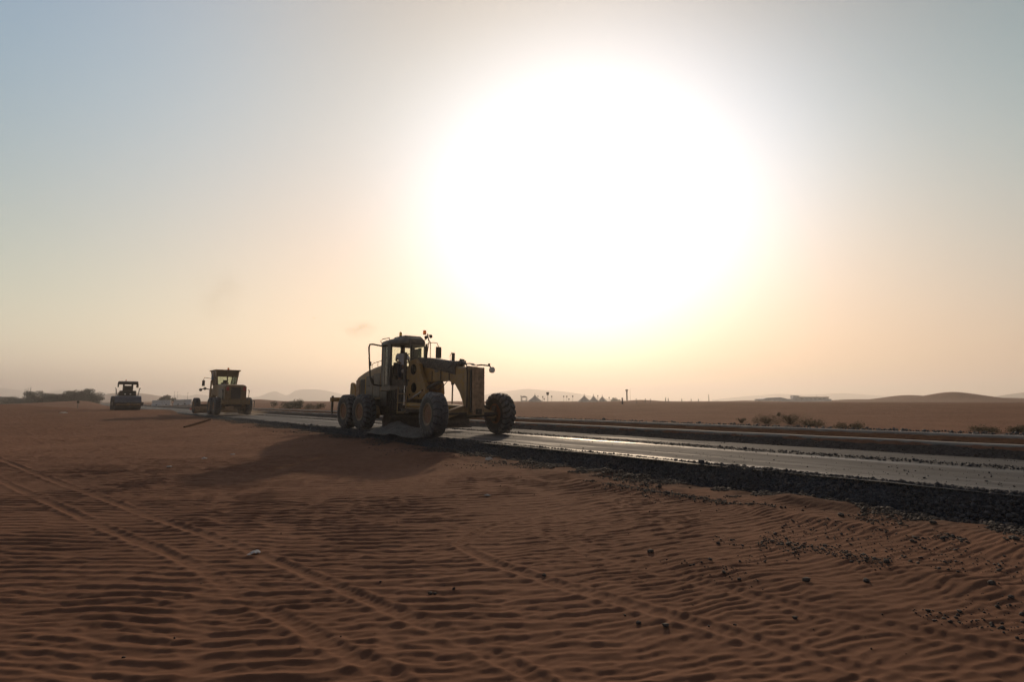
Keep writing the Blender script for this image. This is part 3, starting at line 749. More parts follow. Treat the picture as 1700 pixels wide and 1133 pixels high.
# ------------------------------------------------------------------ the near grader (x forward, y left, z up; origin on the road under the front axle)
TH = R(39.5)
G1 = empty('motor_grader', (-1.485, 17.9, 0), math.atan2(-math.cos(TH), math.sin(TH)))
tag(G1, 'largest yellow motor grader, facing right, with an open cab door and tall rusty front plate', 'motor grader', 'road machines at work')
def build_grader1(g):
    # wheels; the near side of the machine is y < 0
    w1 = make_wheel(g, (0, -1.355, .7225), False, steer=R(-7), lean=R(-2), kind='block', dish=.55)
    make_wheel(g, (0, 1.355, .7225), True, steer=R(-3), lean=R(-2), kind='chevron', dish=.5)
    w2 = make_wheel(g, (-5.73, -1.17, .7225), False, kind='chevron', dish=1.1)
    make_wheel(g, (-7.39, -1.17, .7225), False, src=w2)
    make_wheel(g, (-5.73, 1.17, .7225), True, src=w2)
    make_wheel(g, (-7.39, 1.17, .7225), True, src=w2)
    # tandem cases and rear axle
    for s in (-1, 1):
        mb = MB().prism([(-7.75,.62),(-7.6,.95),(-6.9,1.05),(-6.2,1.05),(-5.5,.95),(-5.35,.62),(-5.5,.45),(-7.6,.45)], s*.62, s*.90)
        mb.build('tandem_case', M['dusty'], g, bevel=.02)
    MB().tube([(-6.56, -.65, .75), (-6.56, .65, .75)], .2, 16).build('rear_axle', M['dark'], g, smooth=True)
    # rear frame and engine hood
    MB().box(-7.9, -3.4, -.42, -.30, .95, 1.25).box(-7.9, -3.4, .30, .42, .95, 1.25).box(-7.9, -7.7, -.6, .6, .85, 1.25).box(-5.6, -5.4, -.6, .6, .9, 1.2).each('rear_frame', M['dark'], g, bevel=.015)
    def ring(x, zt, hw, zb=1.22):
        return [(x, -hw, zb), (x, -hw, zt-.20), (x, -hw+.05, zt-.08), (x, -hw+.17, zt), (x, hw-.17, zt), (x, hw-.05, zt-.08), (x, hw, zt-.20), (x, hw, zb)]
    hood = MB().loft([ring(-7.98, 2.16, .56), ring(-7.92, 2.27, .60), ring(-7.2, 2.44, .64), ring(-6.4, 2.56, .67), ring(-5.7, 2.63, .70), ring(-5.25, 2.64, .70)]).build('engine_hood', M['dusty'], g, smooth=True, bevel=.02)
    for s in (-1, 1):
        y0, y1 = s*.655, s*.715
        # side doors, dark louvred grille, handle
        MB().box(-7.72, -7.36, min(y0,y1)+.0, max(y0,y1)-.03, 1.35, 2.08).build('service_door', M['rust'], hood, bevel=.012)
        lv = MB()
        for k in range(13): lv.box(-7.28, -6.86, min(s*.645, s*.70), max(s*.645, s*.70), 1.36+.055*k, 1.385+.055*k)
        lv.box(-7.30, -6.84, min(s*.64, s*.67), max(s*.64, s*.67), 1.32, 2.1).build('radiator_grille', M['dark'], hood)
        MB().box(-6.78, -6.74, min(s*.68, s*.705), max(s*.68, s*.705), 1.30, 2.2).build('yellow_seam_strip', M['yellow_bright'], hood)
        MB().box(-6.66, -6.0, min(s*.68, s*.715), max(s*.68, s*.715), 1.32, 2.22).build('service_door', M['grey_panel'], hood, bevel=.015)
        MB().box(-5.92, -5.3, min(s*.70, s*.728), max(s*.70, s*.728), 1.32, 2.3).build('service_door', M['grey_panel'], hood, bevel=.015)
        MB().box(-6.45, -6.28, min(s*.71, s*.74), max(s*.71, s*.74), 1.78, 1.82).build('door_handle', M['dark'], hood)
        MB().tube([(-6.35, s*.60, 2.55), (-6.35, s*.60, 2.70), (-6.25, s*.60, 2.76), (-5.35, s*.60, 2.84), (-5.25, s*.60, 2.82)], .014, 6).tube([(-5.8, s*.60, 2.6), (-5.8, s*.60, 2.80)], .012, 6).build('handrail', M['black'], g, smooth=True)
    MB().lathe([(.07, 2.5), (.07, 2.86), (.06, 2.88), (.001, 2.88)], o=(-6.8, .25, 0), axis='z', n=14).build('exhaust_pipe', M['dark'], g, smooth=True)
    # ripper at the back
    rp = MB().prism([(-8.0,1.2),(-8.0,1.55),(-8.25,1.95),(-8.42,2.0),(-8.55,1.95),(-8.6,1.5),(-8.5,1.1)], -.62, -.50)
    rp.prism([(-8.0,1.2),(-8.0,1.55),(-8.25,1.95),(-8.42,2.0),(-8.55,1.95),(-8.6,1.5),(-8.5,1.1)], .50, .62)
    rp.box(-8.45, -8.3, -.62, .62, 1.5, 1.62).tube([(-8.1,-.4,1.25),(-9.3,-.4,1.22)], .055).tube([(-8.1,.4,1.25),(-9.3,.4,1.22)], .055).tube([(-8.4,-.1,1.85),(-9.3,-.1,1.3)], .05).tube([(-8.4,.1,1.85),(-9.3,.1,1.3)], .05)
    rp.build('ripper_mount', M['yellow'], g, bevel=.01)
    MB().box(-9.5, -9.26, -1.2, 1.2, 1.13, 1.33).build('ripper_beam', M['yellow'], g, bevel=.02)
    for y in (-1.12, 0, 1.12):
        MB().prism([(-9.42,1.4),(-9.30,1.4),(-9.32,1.0),(-9.36,.75),(-9.28,.58),(-9.40,.56),(-9.47,.75),(-9.45,1.05)], y-.035, y+.035).build('ripper_tine', M['dark'], g, bevel=.008)
    # front frame (boom) with gooseneck
    def bring(x, z0, z1, hw):
        return [(x, -hw, z0), (x, -hw, z1-.06), (x, -hw+.05, z1), (x, hw-.05, z1), (x, hw, z1-.06), (x, hw, z0)]
    MB().loft([bring(-3.75, 1.62, 2.62, .24), bring(-3.3, 1.62, 2.74, .24), bring(-2.6, 1.85, 2.71, .21), bring(-1.6, 1.88, 2.58, .19), bring(-.95, 1.86, 2.46, .19), bring(-.55, 1.74, 2.38, .19), bring(-.25, 1.45, 2.33, .20), bring(-.05, 1.15, 2.31, .21), bring(.10, .85, 2.30, .21)]).build('boom', M['yellow'], g, bevel=.012)
    MB().loft([bring(.104, .72, 2.28, .235), bring(.16, .70, 2.34, .235), bring(.34, .70, 2.30, .235)]).build('gooseneck', M['dusty'], g, bevel=.01)
    fl = MB().box(.344, .50, -.16, .16, .78, 2.2).box(.42, .50, -.235, -.16, .8, 2.2)
    for z in (1.0, 1.2, 1.5, 1.7, 1.9): fl.box(.40, .425, -.22, -.18, z, z+.05)
    fl.build('front_recess', M['dark'], g, bevel=.01)
    MB().box(.52, .60, -.215, .24, .70, 2.27).build('front_plate', M['rust'], g, bevel=.012)
    MB().box(.60, .63, -.12, .12, .72, .9).box(.60, .70, -.04, .04, .78, .84).build('tow_eye', M['dark'], g, bevel=.008)
    # hydraulic lines along the boom
    hl = MB()
    for k, y in enumerate((-.12, -.06, .0, .06)):
        hl.tube([(-3.0, y, 2.76), (-2.2, y, 2.72), (-1.4, y, 2.62), (-.7, y, 2.5+.01*k), (-.2, y*.8, 2.44), (.2, y*.7, 2.42), (.35, y*.7, 2.36)], .018, 6)
    hl.tube([(-.9, -.24, 2.3), (-.5, -.27, 2.52), (0, -.27, 2.50), (.25, -.26, 2.4), (.3, -.26, 2.1), (.3, -.26, .95)], .02, 6)
    hl.each('hydraulic_hose', M['black'], g, smooth=True)
    MB().box(-.55, -.28, -.10, .10, 2.40, 2.55).box(-.5, -.42, -.05, .05, 2.55, 2.62).box(-.38, -.31, -.05, .05, 2.55, 2.6).build('valve_block', M['dark'], g, bevel=.01)
    bd = MB()
    for x in (-2.05, -1.45, -.9): bd.box(x, x+.014, -.225, .225, 1.88, 2.25)
    bd.each('boom_band', M['dark'], g)
    MB().loft([[(x, -w_, z-.36), (x, -w_-.02, z-.12), (x, -w_+.06, z+.02), (x, w_-.06, z+.02), (x, w_+.02, z-.12), (x, w_, z-.36)] for x, z, w_ in ((-3.5,2.72,.25),(-2.9,2.80,.27),(-2.2,2.74,.25),(-1.5,2.62,.24),(-.9,2.50,.235),(-.5,2.42,.22))]).build('hose_guard', M['hose'], g, smooth=True, bevel=.01)
    MB().box(-1.85, -1.6, -.225, -.215+.0, 2.2, 2.32).build('decal', M['grey_panel'], g)
    # blade saddle, lift and side-shift cylinders
    sd = MB().prism([(-3.45,1.25),(-3.62,1.6),(-3.6,2.3),(-3.4,2.70),(-3.0,2.76),(-2.65,2.55),(-2.5,2.2),(-2.2,1.8),(-2.15,1.42),(-2.5,1.22)], -.42, -.27)
    sd.prism([(-3.45,1.25),(-3.62,1.6),(-3.6,2.3),(-3.4,2.70),(-3.0,2.76),(-2.65,2.55),(-2.5,2.2),(-2.2,1.8),(-2.15,1.42),(-2.5,1.22)], .27, .42)
    sdo = sd.build('blade_saddle', M['yellow'], g, bevel=.015)
    h = MB()
    for (x, z, r_) in ((-3.05, 2.36, .20), (-3.0, 1.66, .19)): h.lathe([(r_, 0), (r_, -.02), (.001, -.02)], o=(x, -.422, z), n=20)
    for (x, z) in ((-3.3,1.4),(-2.6,1.34),(-2.35,1.55),(-3.4,1.95)): h.lathe([(.03, 0), (.03, -.03), (.001, -.03)], o=(x, -.422, z), n=8)
    h.each('saddle_disc', M['hole_shade'], sdo)  # large flat discs paint the shade of holes; small ones are bolts
    for (a, b, c_) in (((-3.35,-.62,3.02),(-3.35,-.62,1.75),(-3.3,-.66,1.0)), ((-1.45,.32,2.92),(-1.5,.34,1.75),(-1.55,.36,1.05))):
        cy = MB().tube([a, b], .062, 12).build('lift_cylinder', M['dark'], g, smooth=True)
        MB().tube([b, c_], .03, 10).build('piston_rod', M['steel'], cy, smooth=True)
    MB().tube([(-1.45,.26,2.95),(-1.52,.22,2.8),(-1.5,.24,2.6),(-1.42,.3,2.5)], .012, 6).tube([(-2.2,-.2,1.86),(-1.9,-.25,1.62),(-1.5,-.28,1.55),(-1.2,-.25,1.68),(-1.0,-.2,1.86)], .013, 6).tube([(-2.3,-.25,1.7),(-2.0,-.3,1.5),(-1.7,-.3,1.45)], .016, 6).each('hydraulic_hose', M['black'], g, smooth=True)
    cy = MB().tube([(-2.25,-.3,1.62),(-1.55,-.1,1.86)], .075, 12).build('side_shift_cylinder', M['dark'], g, smooth=True)
    MB().tube([(-2.25,-.3,1.62),(-3.0,-.62,1.2)], .035, 10).build('piston_rod', M['steel'], cy, smooth=True)
    # drawbar, circle and blade
    MB().prism([(-.15,.82),(-.1,1.0),(-1.5,1.05),(-3.2,.98),(-3.3,.82),(-1.5,.84)], -.14, .14).tube([(-.35,0,.92),(-2.9,-.72,1.02)], .085, 10).tube([(-.35,0,.92),(-2.9,.72,1.02)], .085, 10).build('drawbar', M['yellow_bright'], g, bevel=.01)
    MB().lathe([(.62, .74), (.78, .74), (.78, .88), (.62, .88)], o=(-3.1, 0, 0), axis='z', n=44, close=True).build('circle_gear', M['dark'], g)
    bl = []
    for y in np.linspace(-1.45, 1.95, 5):
        prof = [(.16, 0), (.05, .06), (-.02, .18), (-.03, .32), (.03, .46), (.12, .56), (.14, .55), (.06, .45), (0, .32), (.01, .19), (.08, .08), (.18, .03)]
        bl.append([(-3.15+.22*y+p[0], y, .12+p[1]) for p in prof])
    MB().loft(bl).build('blade', M['dark'], g, smooth=True)
    MB().tube([(-3.1,-.5,.8),(-3.45,-.5,.45)], .07).tube([(-3.1,.5,.8),(-3.3,.5,.45)], .07).box(-3.6, -3.0, -1.2, 1.2, .52, .62).build('blade_bracket', M['dark'], g, bevel=.01)
    MB().tube([(-2.2,-1.0,1.0),(-1.0,-.95,1.02),(-.9,-.9,.95)], .03).tube([(-2.6,-.95,.9),(-1.0,-.85,.88)], .02).each('hydraulic_hose', M['dusty'], g, smooth=True)
    # front axle
    MB().prism([(-1.15,.62),(-1.0,.80),(-.35,.98),(0,1.04),(.35,.98),(1.0,.80),(1.15,.62),(1.0,.56),(.3,.74),(-.3,.74),(-1.0,.56)], -.12, .14, axis='x').build('front_axle', M['dusty'], g, bevel=.02)
    MB().tube([(.24,-1.05,.74),(.24,1.05,.74)], .035).tube([(-.22,-1.0,.98),(-.22,1.0,.98)], .03).tube([(.22,-.2,.62),(.26,.95,.70)], .05).each('tie_rod', M['dark'], g, smooth=True)
    for s in (-1, 1):
        MB().tube([(0, s*1.05, .66), (0, s*1.28, .72)], .12, 14).box(-.09, .09, s*1.10-.04, s*1.10+.04, .45, 1.0).build('steering_knuckle', M['dark'], g, smooth=True)
    # belly: tank, pumps, steps under the cab
    MB().box(-5.15, -4.55, -.78, -.42, .95, 1.55).build('battery_box', M['dark'], g, bevel=.02)
    MB().box(-4.45, -3.55, -.62, -.3, .82, 1.6).build('hydraulic_tank', M['dark'], g, bevel=.03)
    mb = MB()
    for k in range(6): mb.tube([(-4.5+.17*k, -.66, 1.62), (-4.52+.18*k, -.70, 1.25), (-4.4+.14*k, -.68, .9-.05*(k % 2)), (-4.2+.1*k, -.5, .75)], .028, 6)
    mb.each('hydraulic_hose', M['black'], g, smooth=True)
    MB().box(-5.3, -3.1, -.5, .5, .72, .95).box(-4.0,-3.5,-.3,.3,.4,.75).build('belly_pan', M['dark'], g, bevel=.02)
    MB().tube([(-3.42,-.86,1.7),(-3.42,-.88,.75)], .022, 8).tube([(-3.05,-.70,1.7),(-3.0,-.76,.75)], .022, 8).box(-3.45,-3.0,-.92,-.72,.74,.77).box(-3.45,-3.0,-.9,-.7,1.08,1.11).box(-3.45,-3.0,-.88,-.68,1.42,1.45).build('step_ladder', M['dusty'], g)
    MB().tube([(-5.2, -.2, 1.1), (-4.9, -.2, 1.1)], .22, 12).tube([(-4.6, -.1, 1.2), (-3.6, -.05, 1.2)], .16, 12).build('transmission', M['dark'], g, smooth=True)
    # --- cab: floor outline, pillars, roof
    fp = [(-5.2,-.72), (-4.25,-.79), (-3.4,-.36), (-3.4,.36), (-4.25,.79), (-5.2,.72)]
    z0, z1 = 1.70, 3.42
    MB().prism([(x, y) for x, y in fp], z0-.12, z0+.06, axis='z').build('cab_floor', M['grey_panel'], g, bevel=.015)
    pl = MB()
    def pillar(x, y, a, b, s=1.0):
        pl.box(x-a/2, x+a/2, y-b/2, y+b/2, z0+.06, z1)
    pillar(-5.14,-.68,.14,.10); pillar(-5.14,.68,.14,.10); pillar(-4.42,-.745,.26,.08); pillar(-4.25,.74,.09,.06); pillar(-3.43,-.34,.07,.07); pillar(-3.43,.34,.07,.07)
    pl.each('cab_pillar', M['dark'], g, bevel=.01)
    def wall(p, q, za, zb, m, name, th=.03, par=None):
        (x0, y0), (x1, y1) = p, q; L = math.hypot(x1-x0, y1-y0); nx, ny = -(y1-y0)/L*th/2, (x1-x0)/L*th/2
        return MB().add([(x0-nx,y0-ny,za),(x1-nx,y1-ny,za),(x1+nx,y1+ny,za),(x0+nx,y0+ny,za),(x0-nx,y0-ny,zb),(x1-nx,y1-ny,zb),(x1+nx,y1+ny,zb),(x0+nx,y0+ny,zb)],
              [(0,3,2,1),(4,5,6,7),(0,1,5,4),(1,2,6,5),(2,3,7,6),(3,0,4,7)]).build(name, m, par or g)
    wall((-5.08,-.70), (-4.86,-.725), z0+.02, 3.36, M['grey_panel'], 'rear_quarter_panel', .05)
    wall((-5.08,.70), (-4.86,.725), z0+.02, 3.36, M['grey_panel'], 'rear_quarter_panel', .05)
    wall((-5.19,-.60), (-5.19,.60), z0+.02, 2.55, M['grey_panel'], 'rear_panel', .04)
    wall((-5.19,-.60), (-5.19,.60), 2.58, 3.38, M['glass'], 'rear_window', .012)
    for s in (-1, 1):
        wall((-4.84, s*.73), (-4.56, s*.755), z0+.08, 3.38, M['glass'], 'side_window', .012)
        wall((-4.16, s*.73), (-3.50, s*.40), z0+.06, 2.0, M['dark'], 'door_sill_panel', .04)
    wall((-3.40, -.30), (-3.40, .30), 2.1, 3.38, M['glass'], 'windscreen', .012)
    wall((-3.41, -.30), (-3.41, .30), z0+.06, 2.06, M['dark'], 'front_panel', .03)
    # roof with rolled edge and raised air duct
    def scale_fp(s, cx=-4.35): return [((x+5.2)*.9*s**.5-5.22-(s-1)*.5, y*s*.96) for x, y in fp]
    def rr_(s, z): return [(x, y, z) for x, y in scale_fp(s)]
    roof = MB().loft([rr_(1.02, 3.40), rr_(1.06, 3.42), rr_(1.06, 3.50), rr_(1.0, 3.58), rr_(.85, 3.64), rr_(.70, 3.67)]).build('cab_roof', M['grey_panel'], g, smooth=True, bevel=.02)
    MB().loft([[(-4.9,-.42,3.66),(-3.8,-.42,3.66),(-3.8,.42,3.66),(-4.9,.42,3.66)], [(-4.8,-.36,3.77),(-3.92,-.36,3.77),(-3.92,.36,3.77),(-4.8,.36,3.77)]]).build('air_duct', M['grey_panel'], roof, bevel=.03)
    MB().box(-4.62,-4.5,-.47,-.44,3.60,3.70).box(-4.32,-4.2,-.47,-.44,3.60,3.70).each('roof_vent', M['black'], roof, bevel=.008)
    MB().tube([(-5.1,-.72,3.45),(-5.32,-.74,3.62),(-5.2,-.70,3.70),(-4.8,-.6,3.72),(-4.55,-.70,3.6)], .018, 6).build('roof_rail', M['black'], roof, smooth=True)
    MB().tube([(-4.2,.74,2.5),(-4.18,.84,3.3),(-4.12,.86,3.65),(-4.05,.74,3.88),(-3.8,.60,3.88)], .022, 6).tube([(-3.85,.5,3.62),(-3.85,.6,3.82),(-3.6,.62,3.82)], .02, 6).each('lamp_bracket', M['black'], g, smooth=True)
    for (x, y, z) in ((-3.62,.60,3.76), (-3.62,.38,3.70)):
        lamp_mb((x+.08, y, z), .075).build('work_lamp', M['dark'], g, smooth=True)
    beacon(g, (-4.35, -.33, 3.76), M['amber2'], 1.15)
    beacon(g, (-4.05, .60, 3.88), M['amber'], 1.4)
    # open door: bent tube frame with pane, swung out from the rear pillar
    dr = MB().tube([(-5.12,-.76,3.40),(-5.06,-1.18,3.44),(-5.02,-1.33,3.42),(-5.0,-1.38,3.30),(-4.98,-1.34,2.6),(-4.97,-1.30,2.1),(-4.98,-1.22,1.88),(-5.02,-1.10,1.80),(-5.10,-.76,1.78)], .034, 8).build('door', M['dark'], g, smooth=True)
    MB().box(-5.0,-4.93,-1.33,-1.28,2.55,2.72).build('door_handle', M['black'], dr, bevel=.008)
    MB().add([(-4.99,-1.30,2.15),(-5.0,-1.20,1.86),(-5.02,-1.10,1.83),(-5.03,-1.12,2.0)], [(0,1,2,3)]).build('door_gusset', M['black'], dr)
    # grab rails beside the doors
    MB().tube([(-3.46,-.48,1.7),(-3.5,-.52,2.4),(-3.5,-.5,2.9),(-3.46,-.40,3.0)], .02, 6).tube([(-4.2,-.84,1.9),(-4.2,-.9,2.3),(-4.2,-.88,2.8),(-4.2,-.8,2.85)], .018, 6).tube([(-3.45,.40,2.3),(-3.40,.5,2.6),(-3.40,.5,3.5),(-3.6,.5,3.62)], .018, 6).each('grab_rail', M['black'], g, smooth=True)
    # mirrors
    mr = MB().tube([(-4.15,.80,3.52),(-4.1,1.0,3.58),(-4.08,1.22,3.58),(-4.07,1.28,3.44),(-4.07,1.28,3.38)], .016, 6).build('mirror', M['black'], g, smooth=True)
    MB().box(-4.11,-4.03,1.16,1.42,2.94,3.42).build('mirror_housing', M['dark'], mr, bevel=.03)
    # controls, seat
    MB().box(-5.1,-4.8,-.24,.24,2.0,2.15).box(-5.14,-5.0,-.24,.24,2.15,2.75).build('driver_seat', M['black'], g, bevel=.04)
    MB().box(-3.75,-3.5,-.14,.14,1.76,2.4).lathe([(.15,0),(.19,0),(.19,.03),(.15,.03)], o=(-3.85, 0, 2.52), axis='z', n=24, close=True).build('steering_console', M['dark'], g, bevel=.02)
    MB().loft([[(x, -.40+.07*math.cos(a)*s_, 2.34+.075*math.sin(a)*s_) for a in [2*math.pi*k/10 for k in range(10)]] for x, s_ in ((-4.0,.5),(-3.95,1),(-3.7,1),(-3.65,.5))]).build('armrest_pod', M['tent'], g, smooth=True)
    # headlamps on arms at the nose
    for s in (1,):
        arm = MB().tube([(.3, s*.12, 2.36), (.36, s*.3, 2.38), (.38, s*.62, 2.36), (.38, s*.66, 2.30)], .025, 8).build('headlamp', M['dark'], g, smooth=True)
        MB().lathe([(.05, .30), (.10, .36), (.105, .44), (.001, .46)], o=(0, s*.70, 2.22), axis='x', n=16).build('headlamp_lens', M['lens'], arm, smooth=True)
        MB().box(.34, .40, s*.60-.03, s*.60+.03, 2.36, 2.44).build('indicator', M['dark'], arm, bevel=.006)
build_grader1(G1)

# ------------------------------------------------------------------ skinned person
def person(name, J, E, rad, mats, loc, rz, scale=1.0):
    """one continuous body grown over joints J (dict) along edges E with radii rad"""
    names = list(J); idx = {n_: i for i, n_ in enumerate(names)}
    me = bpy.data.meshes.new(name)
    me.from_pydata([J[n_] for n_ in names], [(idx[a], idx[b]) for a, b in E], [])
    o = link(bpy.data.objects.new(name, me)); me.materials.append(mats)
    sk = o.modifiers.new('skin', 'SKIN'); sk.use_smooth_shade = True
    for i, n_ in enumerate(names):
        rr = rad[n_]; me.skin_vertices[0].data[i].radius = rr if isinstance(rr, tuple) else (rr, rr)
    me.skin_vertices[0].data[0].use_root = True
    sb = o.modifiers.new('sub', 'SUBSURF'); sb.levels = sb.render_levels = 1
    o.location = loc; o.rotation_euler = (0, 0, rz); o.scale = (scale,)*3
    return o
def standing_driver(parent_matrix):
    # facing +x; standing behind the wheel, hands on it
    J = {'pelvis':(0,0,.93),'waist':(.01,0,1.08),'chest':(.02,0,1.30),'neck':(.03,0,1.46),'neck2':(.04,0,1.53),
         'hipL':(0,.10,.88),'kneeL':(.05,.11,.48),'ankL':(0,.11,.09),'toeL':(.15,.12,.04),
         'hipR':(0,-.10,.88),'kneeR':(.05,-.12,.48),'ankR':(-.02,-.12,.09),'toeR':(.13,-.14,.04),
         'shL':(.02,.19,1.40),'elL':(.10,.27,1.14),'wrL':(.33,.20,1.05),'haL':(.41,.17,1.05),
         'shR':(.02,-.19,1.40),'elR':(.08,-.30,1.14),'wrR':(.30,-.22,1.03),'haR':(.38,-.19,1.03)}
    E = [('pelvis','waist'),('waist','chest'),('chest','neck'),('neck','neck2'),('pelvis','hipL'),('hipL','kneeL'),('kneeL','ankL'),('ankL','toeL'),
         ('pelvis','hipR'),('hipR','kneeR'),('kneeR','ankR'),('ankR','toeR'),('chest','shL'),('shL','elL'),('elL','wrL'),('wrL','haL'),('chest','shR'),('shR','elR'),('elR','wrR'),('wrR','haR')]
    rad = {'pelvis':(.15,.12),'waist':(.14,.11),'chest':(.16,.12),'neck':.065,'neck2':.055,'hipL':.09,'kneeL':.06,'ankL':.045,'toeL':.035,'hipR':.09,'kneeR':.06,'ankR':.045,'toeR':.035,
           'shL':.075,'elL':.047,'wrL':.03,'haL':.035,'shR':.075,'elR':.047,'wrR':.03,'haR':.035}
    p = person('person', J, E, rad, M['skin'], (0,0,0), 0)
    tag(p, 'person in a white shirt and dark trousers standing in the cab of the largest grader', 'person')
    # head with face
    hd = MB()
    rings = []
    for z, rx, ry, cx in ((1.50,.035,.05,.05),(1.54,.065,.062,.055),(1.58,.088,.070,.055),(1.63,.098,.077,.05),(1.68,.098,.080,.045),(1.73,.088,.074,.035),(1.77,.055,.05,.03),(1.785,.01,.01,.03)):
        ring = []
        for k in range(16):
            a = 2*math.pi*k/16; x = cx+rx*math.cos(a); y = ry*math.sin(a)
            if k == 0: x += {1.63:.028, 1.58:.006, 1.68:.004, 1.54:.008}.get(z, 0)      # nose, lips, brow, chin
            if k in (1, 15) and z == 1.68: x -= .010                                      # eye sockets
            if k in (4, 12) and z in (1.63, 1.68): y *= 1.16                              # ears
            ring.append((x, y, z))
        rings.append(ring)
    hd.loft(rings)
    hd.build('head', M['skin'], p, smooth=True)
    cl = MB().loft([[(.03+rx*math.cos(a), ry*math.sin(a), z) for a in [2*math.pi*k/16 for k in range(16)]] for z, rx, ry in ((1.47,.115,.115),(1.56,.103,.10),(1.66,.102,.095),(1.74,.112,.10),(1.79,.09,.085),(1.815,.03,.03))])
    cl.build('head_cloth', M['cloth'], p, smooth=True)
    sh = MB().loft([[(rx*math.cos(a)+cx, ry*math.sin(a), z) for a in [2*math.pi*k/18 for k in range(18)]] for z, rx, ry, cx in ((.96,.135,.185,.0),(1.08,.125,.175,.01),(1.22,.14,.195,.02),(1.34,.14,.215,.02),(1.43,.10,.19,.02),(1.475,.075,.09,.025))], cap=False)
    for s in (-1, 1):
        sh.tube([(.02, s*.17, 1.40), (.03, s*.22, 1.33), (.07, s*.255, 1.22)], .088, 12, .075)
    sh.build('shirt', M['shirt'], p, smooth=True)
    tr = MB()
    for s in (-1, 1): tr.tube([(0, s*.085, .98), (.01, s*.10, .88), (.05, s*.115, .48), (0, s*.115, .12)], .115, 12, .075)
    tr.build('trousers', M['denim'], p, smooth=True)
    # hands: palm, four bent fingers of different lengths, thumb
    for s, (hx, hy, hz) in ((1, (.37,.18,1.05)), (-1, (.34,-.20,1.03))):
        hb = MB().loft([[(hx-.05, hy-s*.012-.038, hz-.012), (hx-.05, hy-s*.012+.038, hz-.012), (hx-.05, hy-s*.012+.036, hz+.014), (hx-.05, hy-s*.012-.036, hz+.014)],
                        [(hx+.03, hy-.042, hz-.012), (hx+.03, hy+.042, hz-.012), (hx+.03, hy+.04, hz+.014), (hx+.03, hy-.04, hz+.014)]])
        for k, ln in enumerate((.062, .075, .080, .070)):
            y = hy + s*(-.033+.022*(3-k)); hb.tube([(hx+.025, y, hz), (hx+.025+ln*.5, y, hz-.006), (hx+.03+ln*.75, y, hz-.035), (hx+.02+ln*.6, y, hz-.06)], .0095, 6)
        hb.tube([(hx-.03, hy-s*.035, hz), (hx+.005, hy-s*.065, hz-.01), (hx+.03, hy-s*.072, hz-.03)], .011, 6)
        hb.build('hand', M['skin'], p, smooth=True)
    p.matrix_world = parent_matrix
    return p
m1 = Matrix.Translation(G1.location) @ Matrix.Rotation(G1.rotation_euler[2], 4, 'Z')
standing_driver(m1 @ Matrix.Translation((-4.56, -.12, 1.74)) @ Matrix.Rotation(R(-12), 4, 'Z') @ Matrix.Scale(.92, 4))

